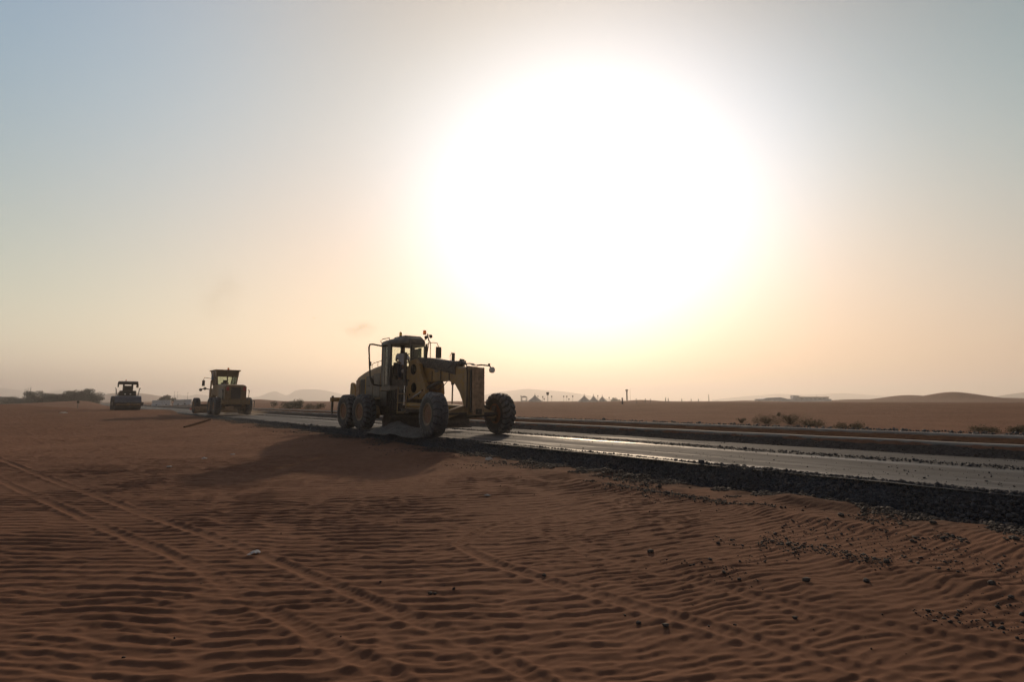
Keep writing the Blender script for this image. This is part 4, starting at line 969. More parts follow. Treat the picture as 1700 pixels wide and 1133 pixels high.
# ------------------------------------------------------------------ second grader, driving away
H2 = Vector((-.655, .756, 0)).normalized()
G2 = empty('motor_grader', (-28.0, 49.3, .04), math.atan2(H2.y, H2.x))
tag(G2, 'yellow motor grader with a tall flared cab and red tail lights, seen from behind', 'motor grader', 'road machines at work')
def build_grader2(g):
    w2 = make_wheel(g, (-5.73, 1.17, .7225), True, r=.7225, dish=.9)
    for loc, fl in (((-7.39,1.17,.7225),True), ((-5.73,-1.17,.7225),False), ((-7.39,-1.17,.7225),False), ((0,1.3,.7225),True), ((0,-1.3,.7225),False)): make_wheel(g, loc, fl, src=w2)
    for s in (-1, 1): MB().prism([(-7.75,.62),(-7.6,.95),(-5.5,.95),(-5.35,.62),(-5.5,.45),(-7.6,.45)], s*.6, s*.9).build('tandem_case', M['ochre'], g, bevel=.02)
    def ring(x, zt, hw, zb=1.15): return [(x, -hw, zb), (x, -hw, zt-.12), (x, -hw+.12, zt), (x, hw-.12, zt), (x, hw, zt-.12), (x, hw, zb)]
    hood = MB().loft([ring(-8.3, 2.42, .80), ring(-7.6, 2.50, .82), ring(-5.2, 2.58, .74)]).build('engine_hood', M['ochre'], g, bevel=.03)
    gr = MB().box(-8.33, -8.31, -.36, .36, 1.3, 2.25)
    for k in range(11): gr.box(-8.36, -8.33, -.34, .34, 1.34+.08*k, 1.37+.08*k)
    gr.build('radiator_grille', M['dark'], hood)
    for s in (-1, 1):
        MB().box(-8.35, -8.31, s*.62-.10, s*.62+.10, 1.98, 2.28).build('tail_light', M['red'], hood, bevel=.015)
        MB().box(-8.36, -8.31, s*.50-.05, s*.50+.05, 1.25, 1.9).build('rear_column', M['ochre'], hood, bevel=.01)
        MB().box(-7.9, -6.2, s*.822-.012, s*.822+.012, 1.35, 2.2).build('service_door', M['grey_panel'], hood, bevel=.015)
        MB().tube([(-8.4, s*.95, 1.3), (-8.4, s*.98, 2.0), (-8.1, s*.98, 2.05)], .04, 8).build('handrail', M['dark'], g, smooth=True)
    MB().box(-8.6, -8.3, -1.05, 1.05, .85, 1.22).box(-8.75,-8.6,-.5,.5,.9,1.1).build('rear_bumper', M['ochre'], g, bevel=.03)
    MB().box(-8.3, -4.2, -.5, .5, .7, 1.15).build('rear_frame', M['dark'], g, bevel=.02)
    MB().tube([(-6.6,-1.9,1.0),(-6.6,-1.9,.55)], .03).tube([(-6.9,-1.3,1.15),(-6.6,-1.9,1.15),(-6.6,-1.9,1.0)], .04).build('fender_bar', M['dark'], g, smooth=True)
    # flared cab, wider at the top
    z0, z1 = 1.6, 3.72
    def cr(z, t): hw = .60+.27*t; return [(-5.1-.12*t, -hw, z), (-3.45+.12*t, -hw, z), (-3.45+.12*t, hw, z), (-5.1-.12*t, hw, z)]
    MB().loft([cr(z0, 0), cr(2.5, .42)]).build('cab_lower', M['ochre'], g, bevel=.02)
    A, B = cr(2.5, .42), cr(z1, 1)
    pl = MB()
    for a, b in zip(A, B): pl.tube([a, b], .055, 6)
    for i in (0, 3): pass
    mid = lambda p, q, t=.5: tuple(p[k]*(1-t)+q[k]*t for k in range(3))
    pl.tube([mid(A[0], A[1]), mid(B[0], B[1])], .04, 6).tube([mid(A[3], A[2]), mid(B[3], B[2])], .04, 6).tube([mid(A[0], A[3]), mid(B[0], B[3])], .05, 6)
    pl.each('cab_pillar', M['ochre'], g)
    MB().add([mid(A[0], B[0], .58), mid(A[3], B[3], .58), B[3], B[0]], [(0,1,2,3)]).add([(p[0]+.03, p[1], p[2]) for p in (mid(A[0], B[0], .58), mid(A[3], B[3], .58), B[3], B[0])], [(3,2,1,0)]).build('cab_rear_header', M['ochre'], g)
    for name, (i, j) in (('rear_window', (0,3)), ('side_window', (0,1)), ('side_window', (3,2)), ('windscreen', (1,2))):
        c_ = Vector((-4.28, 0, 3)); q = [Vector(A[i]), Vector(A[j]), Vector(B[j]), Vector(B[i])]
        nrm = (q[1]-q[0]).cross(q[2]-q[0]).normalized()*.006
        MB().add([tuple(v-nrm) for v in q]+[tuple(v+nrm) for v in q], [(0,1,2,3),(7,6,5,4),(0,4,5,1),(1,5,6,2),(2,6,7,3),(3,7,4,0)]).build(name, M['glass'], g)
    roof = MB().box(-5.45, -3.1, -.98, 1.0, 3.72, 3.82).build('cab_roof', M['ochre'], g, bevel=.02)
    beacon(g, (-4.9, -.10, 3.84), M['amber'], 1.6)
    MB().box(-4.6, -4.1, -.26, .26, 2.0, 2.75).box(-4.62,-4.5,-.2,.2,2.75,2.95).build('driver_seat', M['black'], g, bevel=.05)
    MB().box(-3.6, -3.2, .56, .86, 3.0, 3.55).build('sun_screen', M['blue'], g, bevel=.02)
    # boom and nose
    def bring(x, z0_, z1_, hw): return [(x, -hw, z0_), (x, -hw, z1_), (x, hw, z1_), (x, hw, z0_)]
    MB().loft([bring(-3.5,1.5,2.3,.22), bring(-1.2,1.75,2.35,.2), bring(-.3,1.45,2.3,.2), bring(.2,.9,2.25,.22), bring(.5,.75,2.2,.22)]).build('boom', M['ochre'], g, bevel=.02)
    MB().tube([(-2.2,.62,3.0),(-2.2,.66,1.2)], .07, 8).tube([(-2.2,-.62,3.0),(-2.2,-.66,1.2)], .07, 8).tube([(-.6,.1,2.2),(-.6,.12,3.1)], .05, 8).each('lift_cylinder', M['ochre'], g, smooth=True)
    MB().tube([(.2,.1,2.2),(.4,.6,2.3),(.45,.9,2.25)], .04, 8).lathe([(.06,.3),(.13,.36),(.13,.5),(.001,.52)], o=(0,.95,2.18), axis='x', n=12).lathe([(.06,.3),(.13,.36),(.13,.5),(.001,.52)], o=(0,.6,2.3), axis='x', n=12).build('headlamp', M['black'], g, smooth=True)
    MB().box(-.1, .12, -1.1, 1.1, .62, .85).build('front_axle', M['dark'], g, bevel=.02)
    MB().loft([[(-3.1+.1*y+p[0], y, .1+p[1]) for p in ((.1,0),(-.03,.2),(0,.45),(.1,.58),(.14,.55),(.03,.43),(0,.2),(.14,.03))] for y in (-1.9, 0, 1.9)]).build('blade', M['rust'], g)
    m_ = MB().tube([(-3.4,.9,3.1),(-3.0,1.35,3.2),(-3.0,1.40,2.9)], .025, 6).build('mirror', M['black'], g, smooth=True)
    MB().box(-3.05,-2.96,1.28,1.5,2.45,2.95).build('mirror_housing', M['black'], m_, bevel=.03)
build_grader2(G2)
DR2 = None

# ------------------------------------------------------------------ roller, facing the camera from beyond the sand bank
RO = empty('road_roller', (-39.4, 54.0, .27), math.atan2(-.81, .66))
tag(RO, 'road roller with a flat canopy, its wide steel drum facing the viewer', 'road roller', 'road machines at work')
def build_roller(g):
    MB().lathe([(.66,-1.06),(.72,-1.06),(.72,1.06),(.66,1.06)], o=(1.1, 0, .72), n=48, close=True).lathe([(.05,-1.0),(.66,-1.0),(.66,-.97),(.05,-.97)], o=(1.1,0,.72), n=32, close=True).lathe([(.05,.97),(.66,.97),(.66,1.0),(.05,1.0)], o=(1.1,0,.72), n=32, close=True).build('drum', M['drum'], g, smooth=True)
    fr = MB().box(.1, 1.98, -1.25, -1.10, .48, .80).box(.1, 1.98, 1.10, 1.25, .48, .80).box(1.86, 2.02, -1.25, 1.25, .42, .80).box(.1, .3, -1.2, 1.2, .5, 1.0)
    fr.build('drum_frame', M['dark'], g, bevel=.03)
    MB().box(2.02, 2.06, -1.0, 1.0, .50, .62).box(2.02,2.10,-.12,.12,.45,.7).box(2.02,2.08,-.9,-.7,.5,.66).box(2.02,2.08,.7,.9,.5,.66).build('scraper', M['ochre'], g, bevel=.01)
    for s in (-1, 1):
        make_wheel(g, (-1.75, s*1.02, .72), s > 0, r=.72, wdt=.52, rr=.34)
    MB().prism([(-3.0,.9),(-3.0,1.55),(-2.6,1.75),(-1.4,1.85),(-.95,1.85),(-.95,.75),(-2.8,.75)], -.72, .72).build('engine_hood', M['ochre'], g, bevel=.05)
    MB().box(-.95, .0, -.75, .75, .85, 1.55).prism([(-.2,1.0),(0.02,1.0),(-.02,1.95),(-.2,1.98)], -.70, .70).build('operator_platform', M['dark'], g, bevel=.03)
    for y in (-.22, .22): lamp_mb((.06, y, 1.62), .07).build('headlamp', M['lens'], g, smooth=True)
    MB().box(-.95,-.45,-.28,.28,1.55,1.85).box(-1.0,-.88,-.28,.28,1.85,2.4).build('driver_seat', M['black'], g, bevel=.04)
    MB().tube([(-.35,0,1.5),(-.28,0,2.05)], .05).lathe([(.17,0),(.20,0),(.20,.03),(.17,.03)], o=(-.3,0,2.06), axis='z', n=20, close=True).build('steering_wheel', M['black'], g)
    pl = MB()
    for x, y in ((-.85,-.36),(-.85,.36),(-.12,-.36),(-.12,.36)): pl.box(x-.06, x+.06, y-.06, y+.06, 1.5, 2.62)
    pl.box(-.9, -.8, -.36, .36, 1.9, 2.5)
    pl.each('canopy_post', M['dark'], g, bevel=.01)
    MB().prism([(-1.3,2.62),(-1.3,2.86),(-1.0,2.93),(.2,2.93),(.42,2.84),(.42,2.70),(.2,2.62)], -.82, .80).build('canopy', M['dark'], g, bevel=.04)
    MB().box(.1,.25,.66,.85,2.28,2.66).build('mirror_housing', M['black'], g, bevel=.03)
    MB().box(.1,.2,-.9,-.78,2.32,2.8).build('mirror_housing', M['black'], g, bevel=.03)
    for s in (-1, 1):
        MB().tube([(-.05,s*.78,1.3),(-.05,s*.92,1.7),(-.05,s*.96,2.1),(-.05,s*1.04,2.22),(-.35,s*1.04,2.26),(-.6,s*.98,2.2),(-.6,s*.92,1.4)], .028, 8).build('handrail', M['pole'], g, smooth=True)
    beacon(g, (-.5, -.2, 2.93), M['red'], .8)
build_roller(RO)
m2 = Matrix.Translation(RO.location) @ Matrix.Rotation(RO.rotation_euler[2], 4, 'Z')

# ------------------------------------------------------------------ pile of road base in front of the near grader's blade
def pile(name, c, d, L, W, H, m, label):
    u = np.linspace(-1, 1, 130); v = np.linspace(-1, 1, 60); U, V = np.meshgrid(u, v, indexing='ij')
    X = c[0] + d[0]*U*L - d[1]*V*W; Y = c[1] + d[1]*U*L + d[0]*V*W
    prof = np.maximum(0, 1-np.abs(V+.12*np.sin(U*5))**1.4)*np.maximum(0, 1-np.abs(U)**2.6)
    Z = -.03 + (H*(.8+.35*fbm(X, Y, 1.1, 3)))*prof + .02*fbm(X, Y, .12, 3)*np.minimum(1, prof*4)
    return grid_mesh(name, X, Y, Z, m)
h1 = Vector((math.sin(TH), -math.cos(TH))); l1 = Vector((math.cos(TH), math.sin(TH)))
pc = Vector((-1.485, 17.9)) + h1*(-2.45) + l1*(-1.10)
M['basefill'] = gravel_mat('grey_road_base', (.10, .098, .085), (.20, .195, .175), .012, 34.0)
tag(pile('gravel_windrow', pc, h1, 1.95, .72, .52, M['basefill'], ''), kind='stuff')
# ------------------------------------------------------------------ vegetation
def leafy(name, n_, rx, rz, size, mt, parent, seed, clumps=9, flat=.0):
    """crown or bush body: many leaf-sized faces gathered in clumps"""
    rg = np.random.RandomState(seed); V = []; F = []
    cen = [(rg.normal(0, .45)*rx, rg.normal(0, .45)*rx, rz*(.15+.75*rg.rand())) for _ in range(clumps)]
    cr_ = [rx*rg.uniform(.28, .5) for _ in cen]
    for i in range(n_):
        k = rg.randint(clumps); d = rg.normal(0, 1, 3); d /= np.linalg.norm(d)+1e-9
        p = np.array(cen[k]) + d*cr_[k]*rg.rand()**.45*np.array([1, 1, .8]); p[2] = abs(p[2])
        a = rg.normal(0, 1, 3); a /= np.linalg.norm(a); b = np.cross(a, rg.normal(0, 1, 3)); b /= np.linalg.norm(b)+1e-9
        s_ = size*rg.uniform(.6, 1.4); j = len(V)
        V += [tuple(p-a*s_), tuple(p+b*s_*.4), tuple(p+a*s_), tuple(p-b*s_*.4)]; F.append((j, j+1, j+2, j+3))
    mb = MB(); mb.v = V; mb.f = F
    me = bpy.data.meshes.new(name); me.from_pydata(V, [], F); me.materials.append(mt)
    o = link(bpy.data.objects.new(name, me)); o.parent = parent
    return o
def tree_proto(seed, h, wd):
    t = empty('tree')
    rg = np.random.RandomState(seed)
    tr = MB().tube([(0, 0, -.2), (.03*h, 0, h*.3), (.0, .03*h, h*.6)], .035*h, 8, .015*h)
    for k in range(5):
        a = rg.uniform(0, 6.28); z = h*rg.uniform(.22, .5)
        tr.tube([(0, 0, z), (math.cos(a)*wd*.25, math.sin(a)*wd*.25, z+h*.15), (math.cos(a)*wd*.45, math.sin(a)*wd*.45, z+h*.32)], .016*h, 6, .006*h)
    tr.build('trunk', M['bark'], t)
    leafy('crown', 3600, wd*.55, h*.86, .030*h, M['treeleaf'], t, seed+1, 13)
    return t
TP = [tree_proto(21, 4.2, 4.4), tree_proto(22, 3.6, 4.8), tree_proto(23, 5.0, 5.2)]
first = [True]*3
# photo column, distance, size, kind
TR = [(3,210,1.25,1),(14,214,1.3,0),(24,205,1.2,1),(34,212,1.35,2),(43,206,1.2,0),(52,210,1.1,1),
      (64,190,1.15,0),(71,186,1.35,2),(80,192,1.1,1),(88,186,1.25,0),(96,190,1.15,2),(104,184,1.3,1),(112,190,1.35,0),(120,186,1.2,2),(127,182,1.3,0),(134,186,1.35,2),(142,182,1.35,1),(149,186,1.25,2),(155,184,1.15,0)]
for i, (px, d, s_, kk) in enumerate(TR):
    t = TP[kk] if first[kk] else copy_tree(TP[kk]); first[kk] = False
    d *= .72; s_ *= .68; p = on(px, d); t.location = p - Vector((0, 0, .2)); t.rotation_euler = (0, 0, i*1.7); t.scale = (s_*1.25, s_*1.25, .88*s_*(1.0 if px > 60 else .72)*np.interp(px, [60, 100, 130, 150], [1.0, 1.02, 1.12, 1.0]))
    if px < 60: tag(t, 'low pale green tree in the hazy clump under the four tall masts', 'tree', 'trees under the tall masts')
    else: tag(t, 'dark green tree in the long grove left of the road roller', 'tree', 'trees of the grove left of the roller')
def bush(px, py, wd, h, seed, label, group=None, mt='leaf', n_=2400, d=None, size=.016):
    p = ground_at(px, py) if d is None else on(px, d)
    t = empty('shrub', tuple(p))
    leafy('foliage', n_, wd*.5, h, size, M[mt], t, seed, 14)
    st = MB(); rg = np.random.RandomState(seed)
    for k in range(16):
        a = rg.uniform(0, 6.28); q = wd*.42*rg.rand()**.5; z = h*rg.uniform(.6, 1.2)
        st.tube([(0, 0, -.05), (math.cos(a)*q*.6, math.sin(a)*q*.6, z*.5), (math.cos(a)*q, math.sin(a)*q, z)], .012, 4, .003)
    st.build('stems', M['bark'], t)
    tag(t, label, 'shrub', group); return t
M['leaf_d'] = mat('dry_shrub_leaf', (0.17, 0.135, 0.065), .8, var=.4, scale=2)
bush(1272, 704, .95, .26, 31, 'green desert shrub at the left end of the shrub row beyond the kerbs', 'desert shrubs beyond the kerbs', 'leaf_d')
bush(1312, 705, 1.05, .33, 32, 'tallest green desert shrub of the row beyond the kerbs', 'desert shrubs beyond the kerbs', 'leaf_d')
bush(1344, 708, .95, .2, 33, 'low brownish shrub at the right end of the shrub row beyond the kerbs', 'desert shrubs beyond the kerbs', 'leaf_d')
bush(1293, 692, .25, .2, 34, 'tiny green tuft between the two left shrubs of the row', 'desert shrubs beyond the kerbs', 'leaf_d', 500)
bush(1414, 712, .85, .15, 35, 'low green shrub alone between the shrub row and the right edge', 'desert shrubs beyond the kerbs', 'leaf_d')
bush(1638, 718, .75, .14, 36, 'sparse green shrub near the right edge beyond the dark gravel shoulder', 'desert shrubs beyond the kerbs', 'leaf_d')
bush(1692, 719, .6, .14, 37, 'sparse shrub cut by the right edge of the picture', 'desert shrubs beyond the kerbs', 'leaf_d')
bush(1232, 703, .4, .18, 38, 'small yellow-green tuft left of the shrub row', 'desert shrubs beyond the kerbs', 'leaf_d', 500)
bush(484, 681, 3.0, .9, 39, 'wide dark green bush beside the far road edge between the two graders', None, 'leaf', 2600, 62, .07)
bush(520, 681, 2.0, .45, 40, 'low olive bush right of the wide dark bush between the graders', None, 'leaf_d', 1500, 60, .06)
bush(277, 668, 4.2, 2.0, 41, 'large bush on the far dune right of the road roller', None, 'leaf', 3000, 150, .2)
bush(1020, 661, 5.5, 2.2, 42, 'hazy round bush on the skyline left of the tall tower', None, 'treeleaf', 2000, 330, .25)

# ------------------------------------------------------------------ tents and the camp on the skyline
def tent(px, d, wd, h, label):
    p = on(px, d); t = empty('peaked_tent', tuple(p), R(20))
    n_ = 8; rings = []
    for u in (0, .15, .35, .6, .85, 1):
        rad = wd/2*(1-u)**1.0*(.55+.45*(1-u)) + .06; z = .3 + (h-.3)*u
        rings.append([(math.cos(2*math.pi*k/n_)*rad, math.sin(2*math.pi*k/n_)*rad, z) for k in range(n_)])
    MB().loft([[(x, y, -.2) for x, y, z in rings[0]]] + rings).build('tent_canvas', M['tent'], t)
    MB().tube([(0, 0, h-.3), (0, 0, h+.6)], .09, 6, .05).build('tent_pole', M['pole'], t)
    tag(t, label, 'tent', 'peaked tents on the skyline')
tent(888, 200, 5.6, 2.6, 'peaked grey tent standing apart, leftmost of the four tents')
tent(970, 200, 5.2, 2.6, 'peaked grey tent, second from the left, widest of the close row of three')
tent(985.5, 205, 4.0, 2.5, 'peaked grey tent in the middle of the close row of three')
tent(1000, 208, 3.8, 2.3, 'peaked grey tent at the right end of the row, nearest the bare skyline')
p = on(870, 245); t = empty('kiosk', tuple(p), R(10))
ps = MB()
for x in (-1.2, 1.2):
    for y in (-1, 1): ps.box(x-.12, x+.12, y-.12, y+.12, -.3, 1.9)
ps.each('post', M['offwhite'], t)
MB().loft([[(-1.5,-1.3,1.9),(1.5,-1.3,1.9),(1.5,1.3,1.9),(-1.5,1.3,1.9)], [(-.5,-.4,2.6),(.5,-.4,2.6),(.5,.4,2.6),(-.5,.4,2.6)]]).build('roof', M['pole'], t)
MB().box(-1.2,1.2,-1,1,-.3,.5).build('counter', M['offwhite'], t)
tag(t, 'small open-sided kiosk with pale posts left of the leftmost tent', 'kiosk')
def lamp_post(px, d, h, name='lamp_post', label='', grp='short posts with dark heads on the skyline', head=True, r=.05, cat='post', sink=.4):
    p = on(px, d); t = empty(name, tuple(p), px % 3)
    MB().tube([(0, 0, -sink), (0, 0, h)], r, 6, r*.8).build('pole', M['pole'], t)
    if head: MB().loft([[(-.18,-.12,h-.1),(.14,-.12,h-.1),(.14,.12,h-.1),(-.18,.12,h-.1)], [(-.26,-.16,h+.42),(.2,-.16,h+.42),(.2,.16,h+.42),(-.26,.16,h+.42)]]).build('lamp_head', M['dark'], t)
    return tag(t, label, cat, grp)
for px, d, h in ((865,230,2.3),(893,230,2.3),(901,190,1.7),(916,190,1.8),(936,190,1.8),(941,190,1.8),(951,170,1.8),(903.5,200,.9),(944.5,200,.9),(992.5,215,2.2),(1011.5,215,1.5)):
    lamp_post(px, d, h, label='short post with a dark head among the skyline tents')
lamp_post(909.5, 95, 1.45, label='longest dark-headed post, its foot low on the sand right of the leftmost tent')
for px, d, h in ((1071.5,110,.8),(1080,110,.75),(1105,120,1.0),(1109.5,120,.9),(1132,120,.8),(1147.5,130,.8),(1159.5,130,.8)):
    lamp_post(px, d, h, label='thin stake on the sand crest right of the tall tower', grp='stakes along the sand crest', head=False, r=.09, name='stake', cat='stake')
lamp_post(1033.2, 70, .85, label='thick dark stake on the sand just left of the tall tower', grp='stakes along the sand crest', head=False, r=.12, name='stake', cat='stake')
lamp_post(1056.2, 80, .7, label='single stake on the sand just right of the tall tower', grp='stakes along the sand crest', head=False, r=.05, name='stake', cat='stake')
p = on(1041, 240); t = empty('water_tower', tuple(p))
MB().tube([(0, 0, -.5), (0, 0, 5.0)], .34, 10).build('shaft', M['pole'], t)
MB().lathe([(.34, 4.7), (.62, 5.3), (.62, 5.75), (.001, 5.9)], axis='z', n=14).build('tank', M['pole'], t)
tag(t, 'tall slim tower with a flared dark top rising over the sand crest', 'tower')
def mast(px, d, h, r, label, grp=None, arms=0):
    p = on(px, d); t = empty('mast', tuple(p))
    MB().tube([(0, 0, -.5), (0, 0, h)], r, 6, r*.5).build('pole', M['pole'], t)
    for k in range(arms): MB().box(-.6, .6, -.05, .05, h-.4-k*.9, h-.3-k*.9).build('crossarm', M['pole'], t)
    tag(t, label, 'mast', grp)
mast(1046.6, 260, 6.6, .06, 'hair-thin mast just right of the tall tower')
mast(1106, 250, 2.6, .05, 'thin mast above the pair of stakes on the sand crest')
mast(1177, 160, 2.35, .12, 'dark upright pole alone on the crest between the tower and the white building')
mast(1356, 300, 3.9, .10, 'thin pole rising from the roof line of the white building')
mast(1372, 300, 3.4, .08, 'thin pole just right of the white building')
mast(39.5, 150, 4.6, .10, 'leftmost of the four tall masts behind the trees', 'four tall masts', 0)
mast(42.5, 150, 4.7, .07, 'second from the left of the four tall masts', 'four tall masts', 0)
mast(44.8, 150, 4.95, .07, 'third from the left of the four tall masts', 'four tall masts', 0)
mast(49, 150, 5.1, .11, 'tallest, rightmost of the four tall masts', 'four tall masts', 0)
mast(30, 150, 2.6, .05, 'short thin mast left of the four tall masts')
mast(54.5, 150, 2.6, .05, 'short thin mast right of the four tall masts')
mast(289, 400, 8, .14, 'faint power pole left of the other two beyond the far dune', 'faint poles beyond the far dune', 1)
mast(294, 420, 8, .12, 'faint power pole in the middle beyond the far dune', 'faint poles beyond the far dune', 1)
mast(311, 400, 7, .14, 'faint power pole nearest the rear grader beyond the far dune', 'faint poles beyond the far dune', 1)
# ------------------------------------------------------------------ buildings on the right skyline
p = on(1341, 280); t = empty('site_building', tuple(p), R(-6))
MB().box(-6.2, 9.2, -3, 3, -1.0, 2.3).build('wall', M['offwhite'], t, bevel=.03)
MB().box(-6.4, 9.4, -3.3, 3.3, 2.3, 2.6).build('roof', M['rust'], t, bevel=.03)
tw = MB().box(-8.6, -5.4, -3.2, .2, -1.0, 3.3).build('tower_block', M['white'], t, bevel=.03)
MB().box(-8.0, -6.4, -3.24, -3.2, .6, 1.9).build('window', M['glass'], tw)
for k in range(6):
    MB().box(-4.6+2.2*k, -3.5+2.2*k, -3.04, -3.0, .9, 1.7).build('window', M['dark'], t)
tag(t, 'long white site building with a brown roof band and taller block at its left', 'building')
p = on(1322, 262); t = MB().box(-20.5, 17.5, -.12, .12, -.8, 1.45).build('perimeter_wall', M['white'], bevel=.02)
t.location = p + Vector((0, 0, -.1)); tag(t, 'low white wall running across the skyline in front of the white building', 'wall')
p = on(1281, 275); t = empty('shed', tuple(p))
MB().prism([(-6,-.5),(-6,1.3),(-4,1.9),(3,2.2),(6,1.6),(8,.9),(8,-.5)], -3, 3).build('roof', M['blue'], t)
MB().box(-5.6, 7.6, -3.1, 3.1, -.6, .7).build('wall', M['white'], t)
tag(t, 'low blue-grey shed left of the white building', 'shed')
# ------------------------------------------------------------------ left background: barriers, cone, van, sign
for i, (px, d, wd, lb) in enumerate(((262,112,2.6,'white plastic barrier at the left end of the row, nearest the road roller'),(270,112,1.8,'white barrier second from the left in the row beyond the road'),(278,112,1.8,'grey-white barrier in the middle of the row beyond the road'),(298,108,2.6,'bluish white barrier with a dark mark, right part of the row beyond the road'),(309,108,2.6,'white barrier at the right end of the row beside the red barrel'))):
    p = on(px, d); t = empty('road_barrier', tuple(p), R(-8))
    b_ = MB().prism([(-.3,-.1),(-.28,.35),(-.12,.55),(-.10,1.15),(.10,1.15),(.12,.55),(.28,.35),(.3,-.1)], -wd/2+.1, wd/2-.1, axis='x').build('barrier_body', M['white'] if i != 3 else M['lens'], t, bevel=.02)
    MB().box(-.15, .15, -.33, -.29, .1, .3).build('forklift_slot', M['dark'], b_)
    tag(t, lb, 'barrier', 'white barriers beyond the road')
p = on(318.5, 70); t = empty('traffic_barrel', tuple(p))
MB().lathe([(.40,-.1),(.40,.08),(.27,.10),(.25,.45),(.22,.50),(.20,.85),(.12,.95),(.001,.95)], axis='z', n=16).build('barrel_body', M['orange'], t, smooth=True)
MB().lathe([(.262,.30),(.255,.42)], axis='z', n=16).build('reflective_band', M['white'], t)
tag(t, 'red-orange traffic barrel beside the front wheel of the rear grader', 'barrel')
p = on(30, 190); t = empty('parked_van', tuple(p), R(133))
MB().prism([(-2.3,.35),(-2.3,2.0),(-2.1,2.1),(1.0,2.1),(1.6,1.35),(2.3,1.15),(2.35,.35)], -.9, .9).build('body', M['white'], t, bevel=.08)
MB().box(-2.32,-2.29,-.75,.75,1.3,1.95).build('rear_window', M['dark'], t)
for x in (-1.5, 1.5):
    for y in (-.88, .88): MB().lathe([(.34,-.1),(.34,.1),(.001,.1)], o=(x, y, .34), n=14).build('wheel', M['rubber'], t)
tag(t, 'small white van parked below the trees at the far left', 'van')
p = on(130, 66); t = empty('road_sign', tuple(p), R(10))
MB().tube([(0,0,-.2),(0,0,.62)], .04, 6).build('pole', M['pole'], t)
MB().lathe([(.001,-.02),(.16,-.02),(.16,.02),(.001,.02)], o=(0,0,.74), n=18).build('sign_disc', M['dark'], t)
tag(t, 'small round dark sign on a thin pole left of the road roller', 'sign')
# wooden beam sticking out of the bank behind the near machines
a, b = ground_at(306, 711), ground_at(349, 701)
d_ = (b-a); L_ = d_.length
t = MB().box(0, L_, -.05, .05, -.05, .035).build('wooden_beam', M['wood'], bevel=.012)
t.location = a + Vector((0, 0, .03)); t.rotation_euler = (0, -math.atan2(b.z+.12-a.z, math.hypot(d_.x, d_.y)), math.atan2(d_.y, d_.x))
tag(t, 'weathered wooden beam lying half buried on the sand bank left of the rear grader', 'beam')
# ------------------------------------------------------------------ litter
def crumple(name, px, py, sx, sy, sz_, seed, mt, label, cat='litter', grp=None, par=None, d=None):
    p = ground_at(px, py, 3, 120)
    n_ = 14; rg = np.random.RandomState(seed); V = []; F = []
    for i in range(n_):
        for j in range(n_):
            u, v = i/(n_-1)*2-1, j/(n_-1)*2-1
            e_ = 1-.25*rg.rand()*(abs(u) > .9 or abs(v) > .9)
            V.append((u*sx*e_+rg.normal(0, .07)*sx, v*sy*e_+rg.normal(0, .07)*sy, sz_*(.5+.5*math.sin(u*4+seed)*math.cos(v*3+seed*2))*(1.1-max(abs(u), abs(v)))+sz_*.35*rg.rand()))
    for i in range(n_-1):
        for j in range(n_-1): F.append((i*n_+j, (i+1)*n_+j, (i+1)*n_+j+1, i*n_+j+1))
    me = bpy.data.meshes.new(name); me.from_pydata(V, [], F); me.materials.append(M[mt])
    o = link(bpy.data.objects.new(name, me)); so_ = o.modifiers.new('thick', 'SOLIDIFY'); so_.thickness = .002
    o.location = p + Vector((0, 0, .004)); o.rotation_euler = (0, 0, seed)
    return tag(o, label, cat, grp)
crumple('plastic_bag', 424, 921, .038, .05, .045, 2, 'plastic', 'crumpled clear plastic bag on the wheel rut in the foreground sand', 'bag')
crumple('plastic_scrap', 413, 927, .016, .02, .02, 3, 'plastic', 'two small white scraps in front of the crumpled plastic bag', 'litter')
crumple('paper_scrap', 812, 766, .13, .05, .10, 1, 'offwhite', 'folded white paper scrap on the gravel foot in front of the near front wheel', 'litter')
for k, (px, py, s_, lb) in enumerate(((339,763,.09,'bright scrap of litter left of the other on the dark mid-distance sand'),(386,756,.07,'bluish scrap of litter on the dark sand right of the bright one'),(281,778,.06,'tiny pale scrap on the sand nearest the upper wheel rut'),(105,687,.28,'white scrap on the brow of the sand bank left of the roller'),(809,826,.05,'small pale scrap alone on the sand before the gravel bank'),(1338,787,.04,'tiny pale scrap at the edge of the gravel bank'),(1504,730,.1,'pale scrap of litter lying on the brown verge between the kerbs'))):
    crumple('paper_scrap', px, py, s_, s_*.7, s_*.5, 5+k, 'offwhite', lb, 'litter', 'scattered scraps of litter')
# bird low in the left of the sky
p = at(521, 528, 90)
t = MB().add([(0,-.04,0),(.12,0,.0),(0,.04,0),(-.16,0,.0)], [(0,1,2,3)]).add([(.05,0,.01),(-.05,0,.01),(-.02,.42,.03),(.03,.40,.03)], [(0,1,2,3)]).add([(.05,0,.01),(-.05,0,.01),(-.02,-.42,.03),(.03,-.40,.03)], [(0,1,2,3)]).tube([(-.16,0,0),(.13,0,.01)], .03, 6, .02).build('bird', M['dark'])
t.location = p; t.rotation_euler = (0, 0, R(60)); tag(t, 'tiny dark bird gliding in the sky left of the largest grader', 'bird')
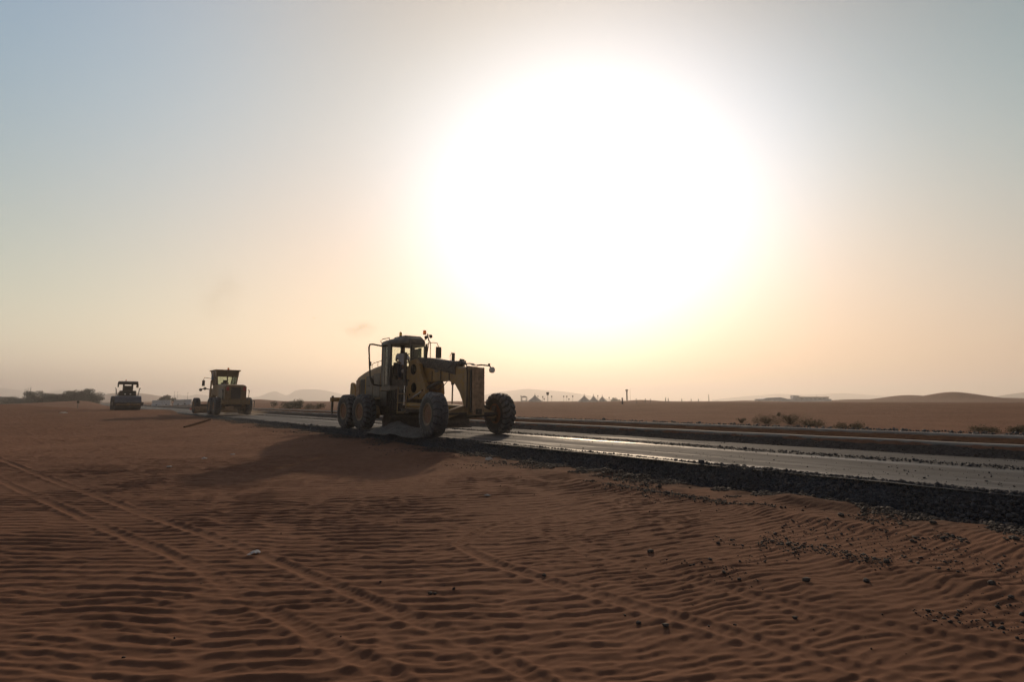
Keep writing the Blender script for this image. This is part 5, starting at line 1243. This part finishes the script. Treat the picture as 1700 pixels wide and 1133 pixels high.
# ------------------------------------------------------------------ exhaust and dust
def puff(name, p, sx, sy, sz_, dens, col, seed, label=None):
    o = MB().lathe([(.02,-1),(.6,-.8),(.95,-.35),(1,0),(.95,.35),(.6,.8),(.02,1)], axis='z', n=20).build(name, M['dark'], smooth=True)
    o.location = p; o.scale = (sx, sy, sz_)
    m = bpy.data.materials.new(name); m.use_nodes = True; t = m.node_tree; t.nodes.clear(); L = t.links.new
    out_ = t.nodes.new('ShaderNodeOutputMaterial'); v = t.nodes.new('ShaderNodeVolumePrincipled'); v.inputs['Color'].default_value = (*col, 1); v.inputs['Anisotropy'].default_value = .3
    tc_ = t.nodes.new('ShaderNodeTexCoord'); ns = t.nodes.new('ShaderNodeTexNoise'); ns.inputs['Scale'].default_value = 1.8; ns.inputs['Detail'].default_value = 4; L(tc_.outputs['Object'], ns.inputs['Vector'])
    ln = t.nodes.new('ShaderNodeVectorMath'); ln.operation = 'LENGTH'; L(tc_.outputs['Object'], ln.inputs[0])
    a = t.nodes.new('ShaderNodeMath'); a.operation = 'SUBTRACT'; a.inputs[0].default_value = 1.0; L(ln.outputs['Value'], a.inputs[1])
    b = t.nodes.new('ShaderNodeMapRange'); b.inputs['From Min'].default_value = .42; b.inputs['From Max'].default_value = .75; L(ns.outputs['Fac'], b.inputs['Value'])
    c = t.nodes.new('ShaderNodeMath'); c.operation = 'MULTIPLY'; c.use_clamp = True; L(a.outputs[0], c.inputs[0]); L(b.outputs[0], c.inputs[1])
    e = t.nodes.new('ShaderNodeMath'); e.operation = 'MULTIPLY'; e.inputs[1].default_value = dens; L(c.outputs[0], e.inputs[0]); L(e.outputs[0], v.inputs['Density'])
    L(out_.inputs['Volume'], v.outputs[0]); o.data.materials.clear(); o.data.materials.append(m)
    tag(o, kind='stuff'); return o
puff('exhaust_smoke', at(597, 546, 23), 1.0, .8, .5, .8, (.62, .45, .25), 1)
puff('exhaust_smoke', at(365, 490, 46), 2.6, 2.0, 3.4, .14, (.62, .45, .25), 2)
puff('road_dust', at(395, 686, 44.5), 2.6, 1.6, .5, 1.2, (.75, .6, .45), 3)
# ------------------------------------------------------------------ dusty air
HZ = MB().box(-7200, 7200, -900, 5200, -14, 125)
hm = bpy.data.materials.new('dusty_air'); hm.use_nodes = True
ht = hm.node_tree; ht.nodes.clear()
ho = ht.nodes.new('ShaderNodeOutputMaterial'); hv = ht.nodes.new('ShaderNodeVolumePrincipled')
hv.inputs['Color'].default_value = (.96, .93, .90, 1); hv.inputs['Density'].default_value = .0008; hv.inputs['Anisotropy'].default_value = .46
ht.links.new(hv.outputs[0], ho.inputs['Volume'])
haze = tag(HZ.build('haze', hm), kind='stuff')
haze.display_type = 'WIRE'
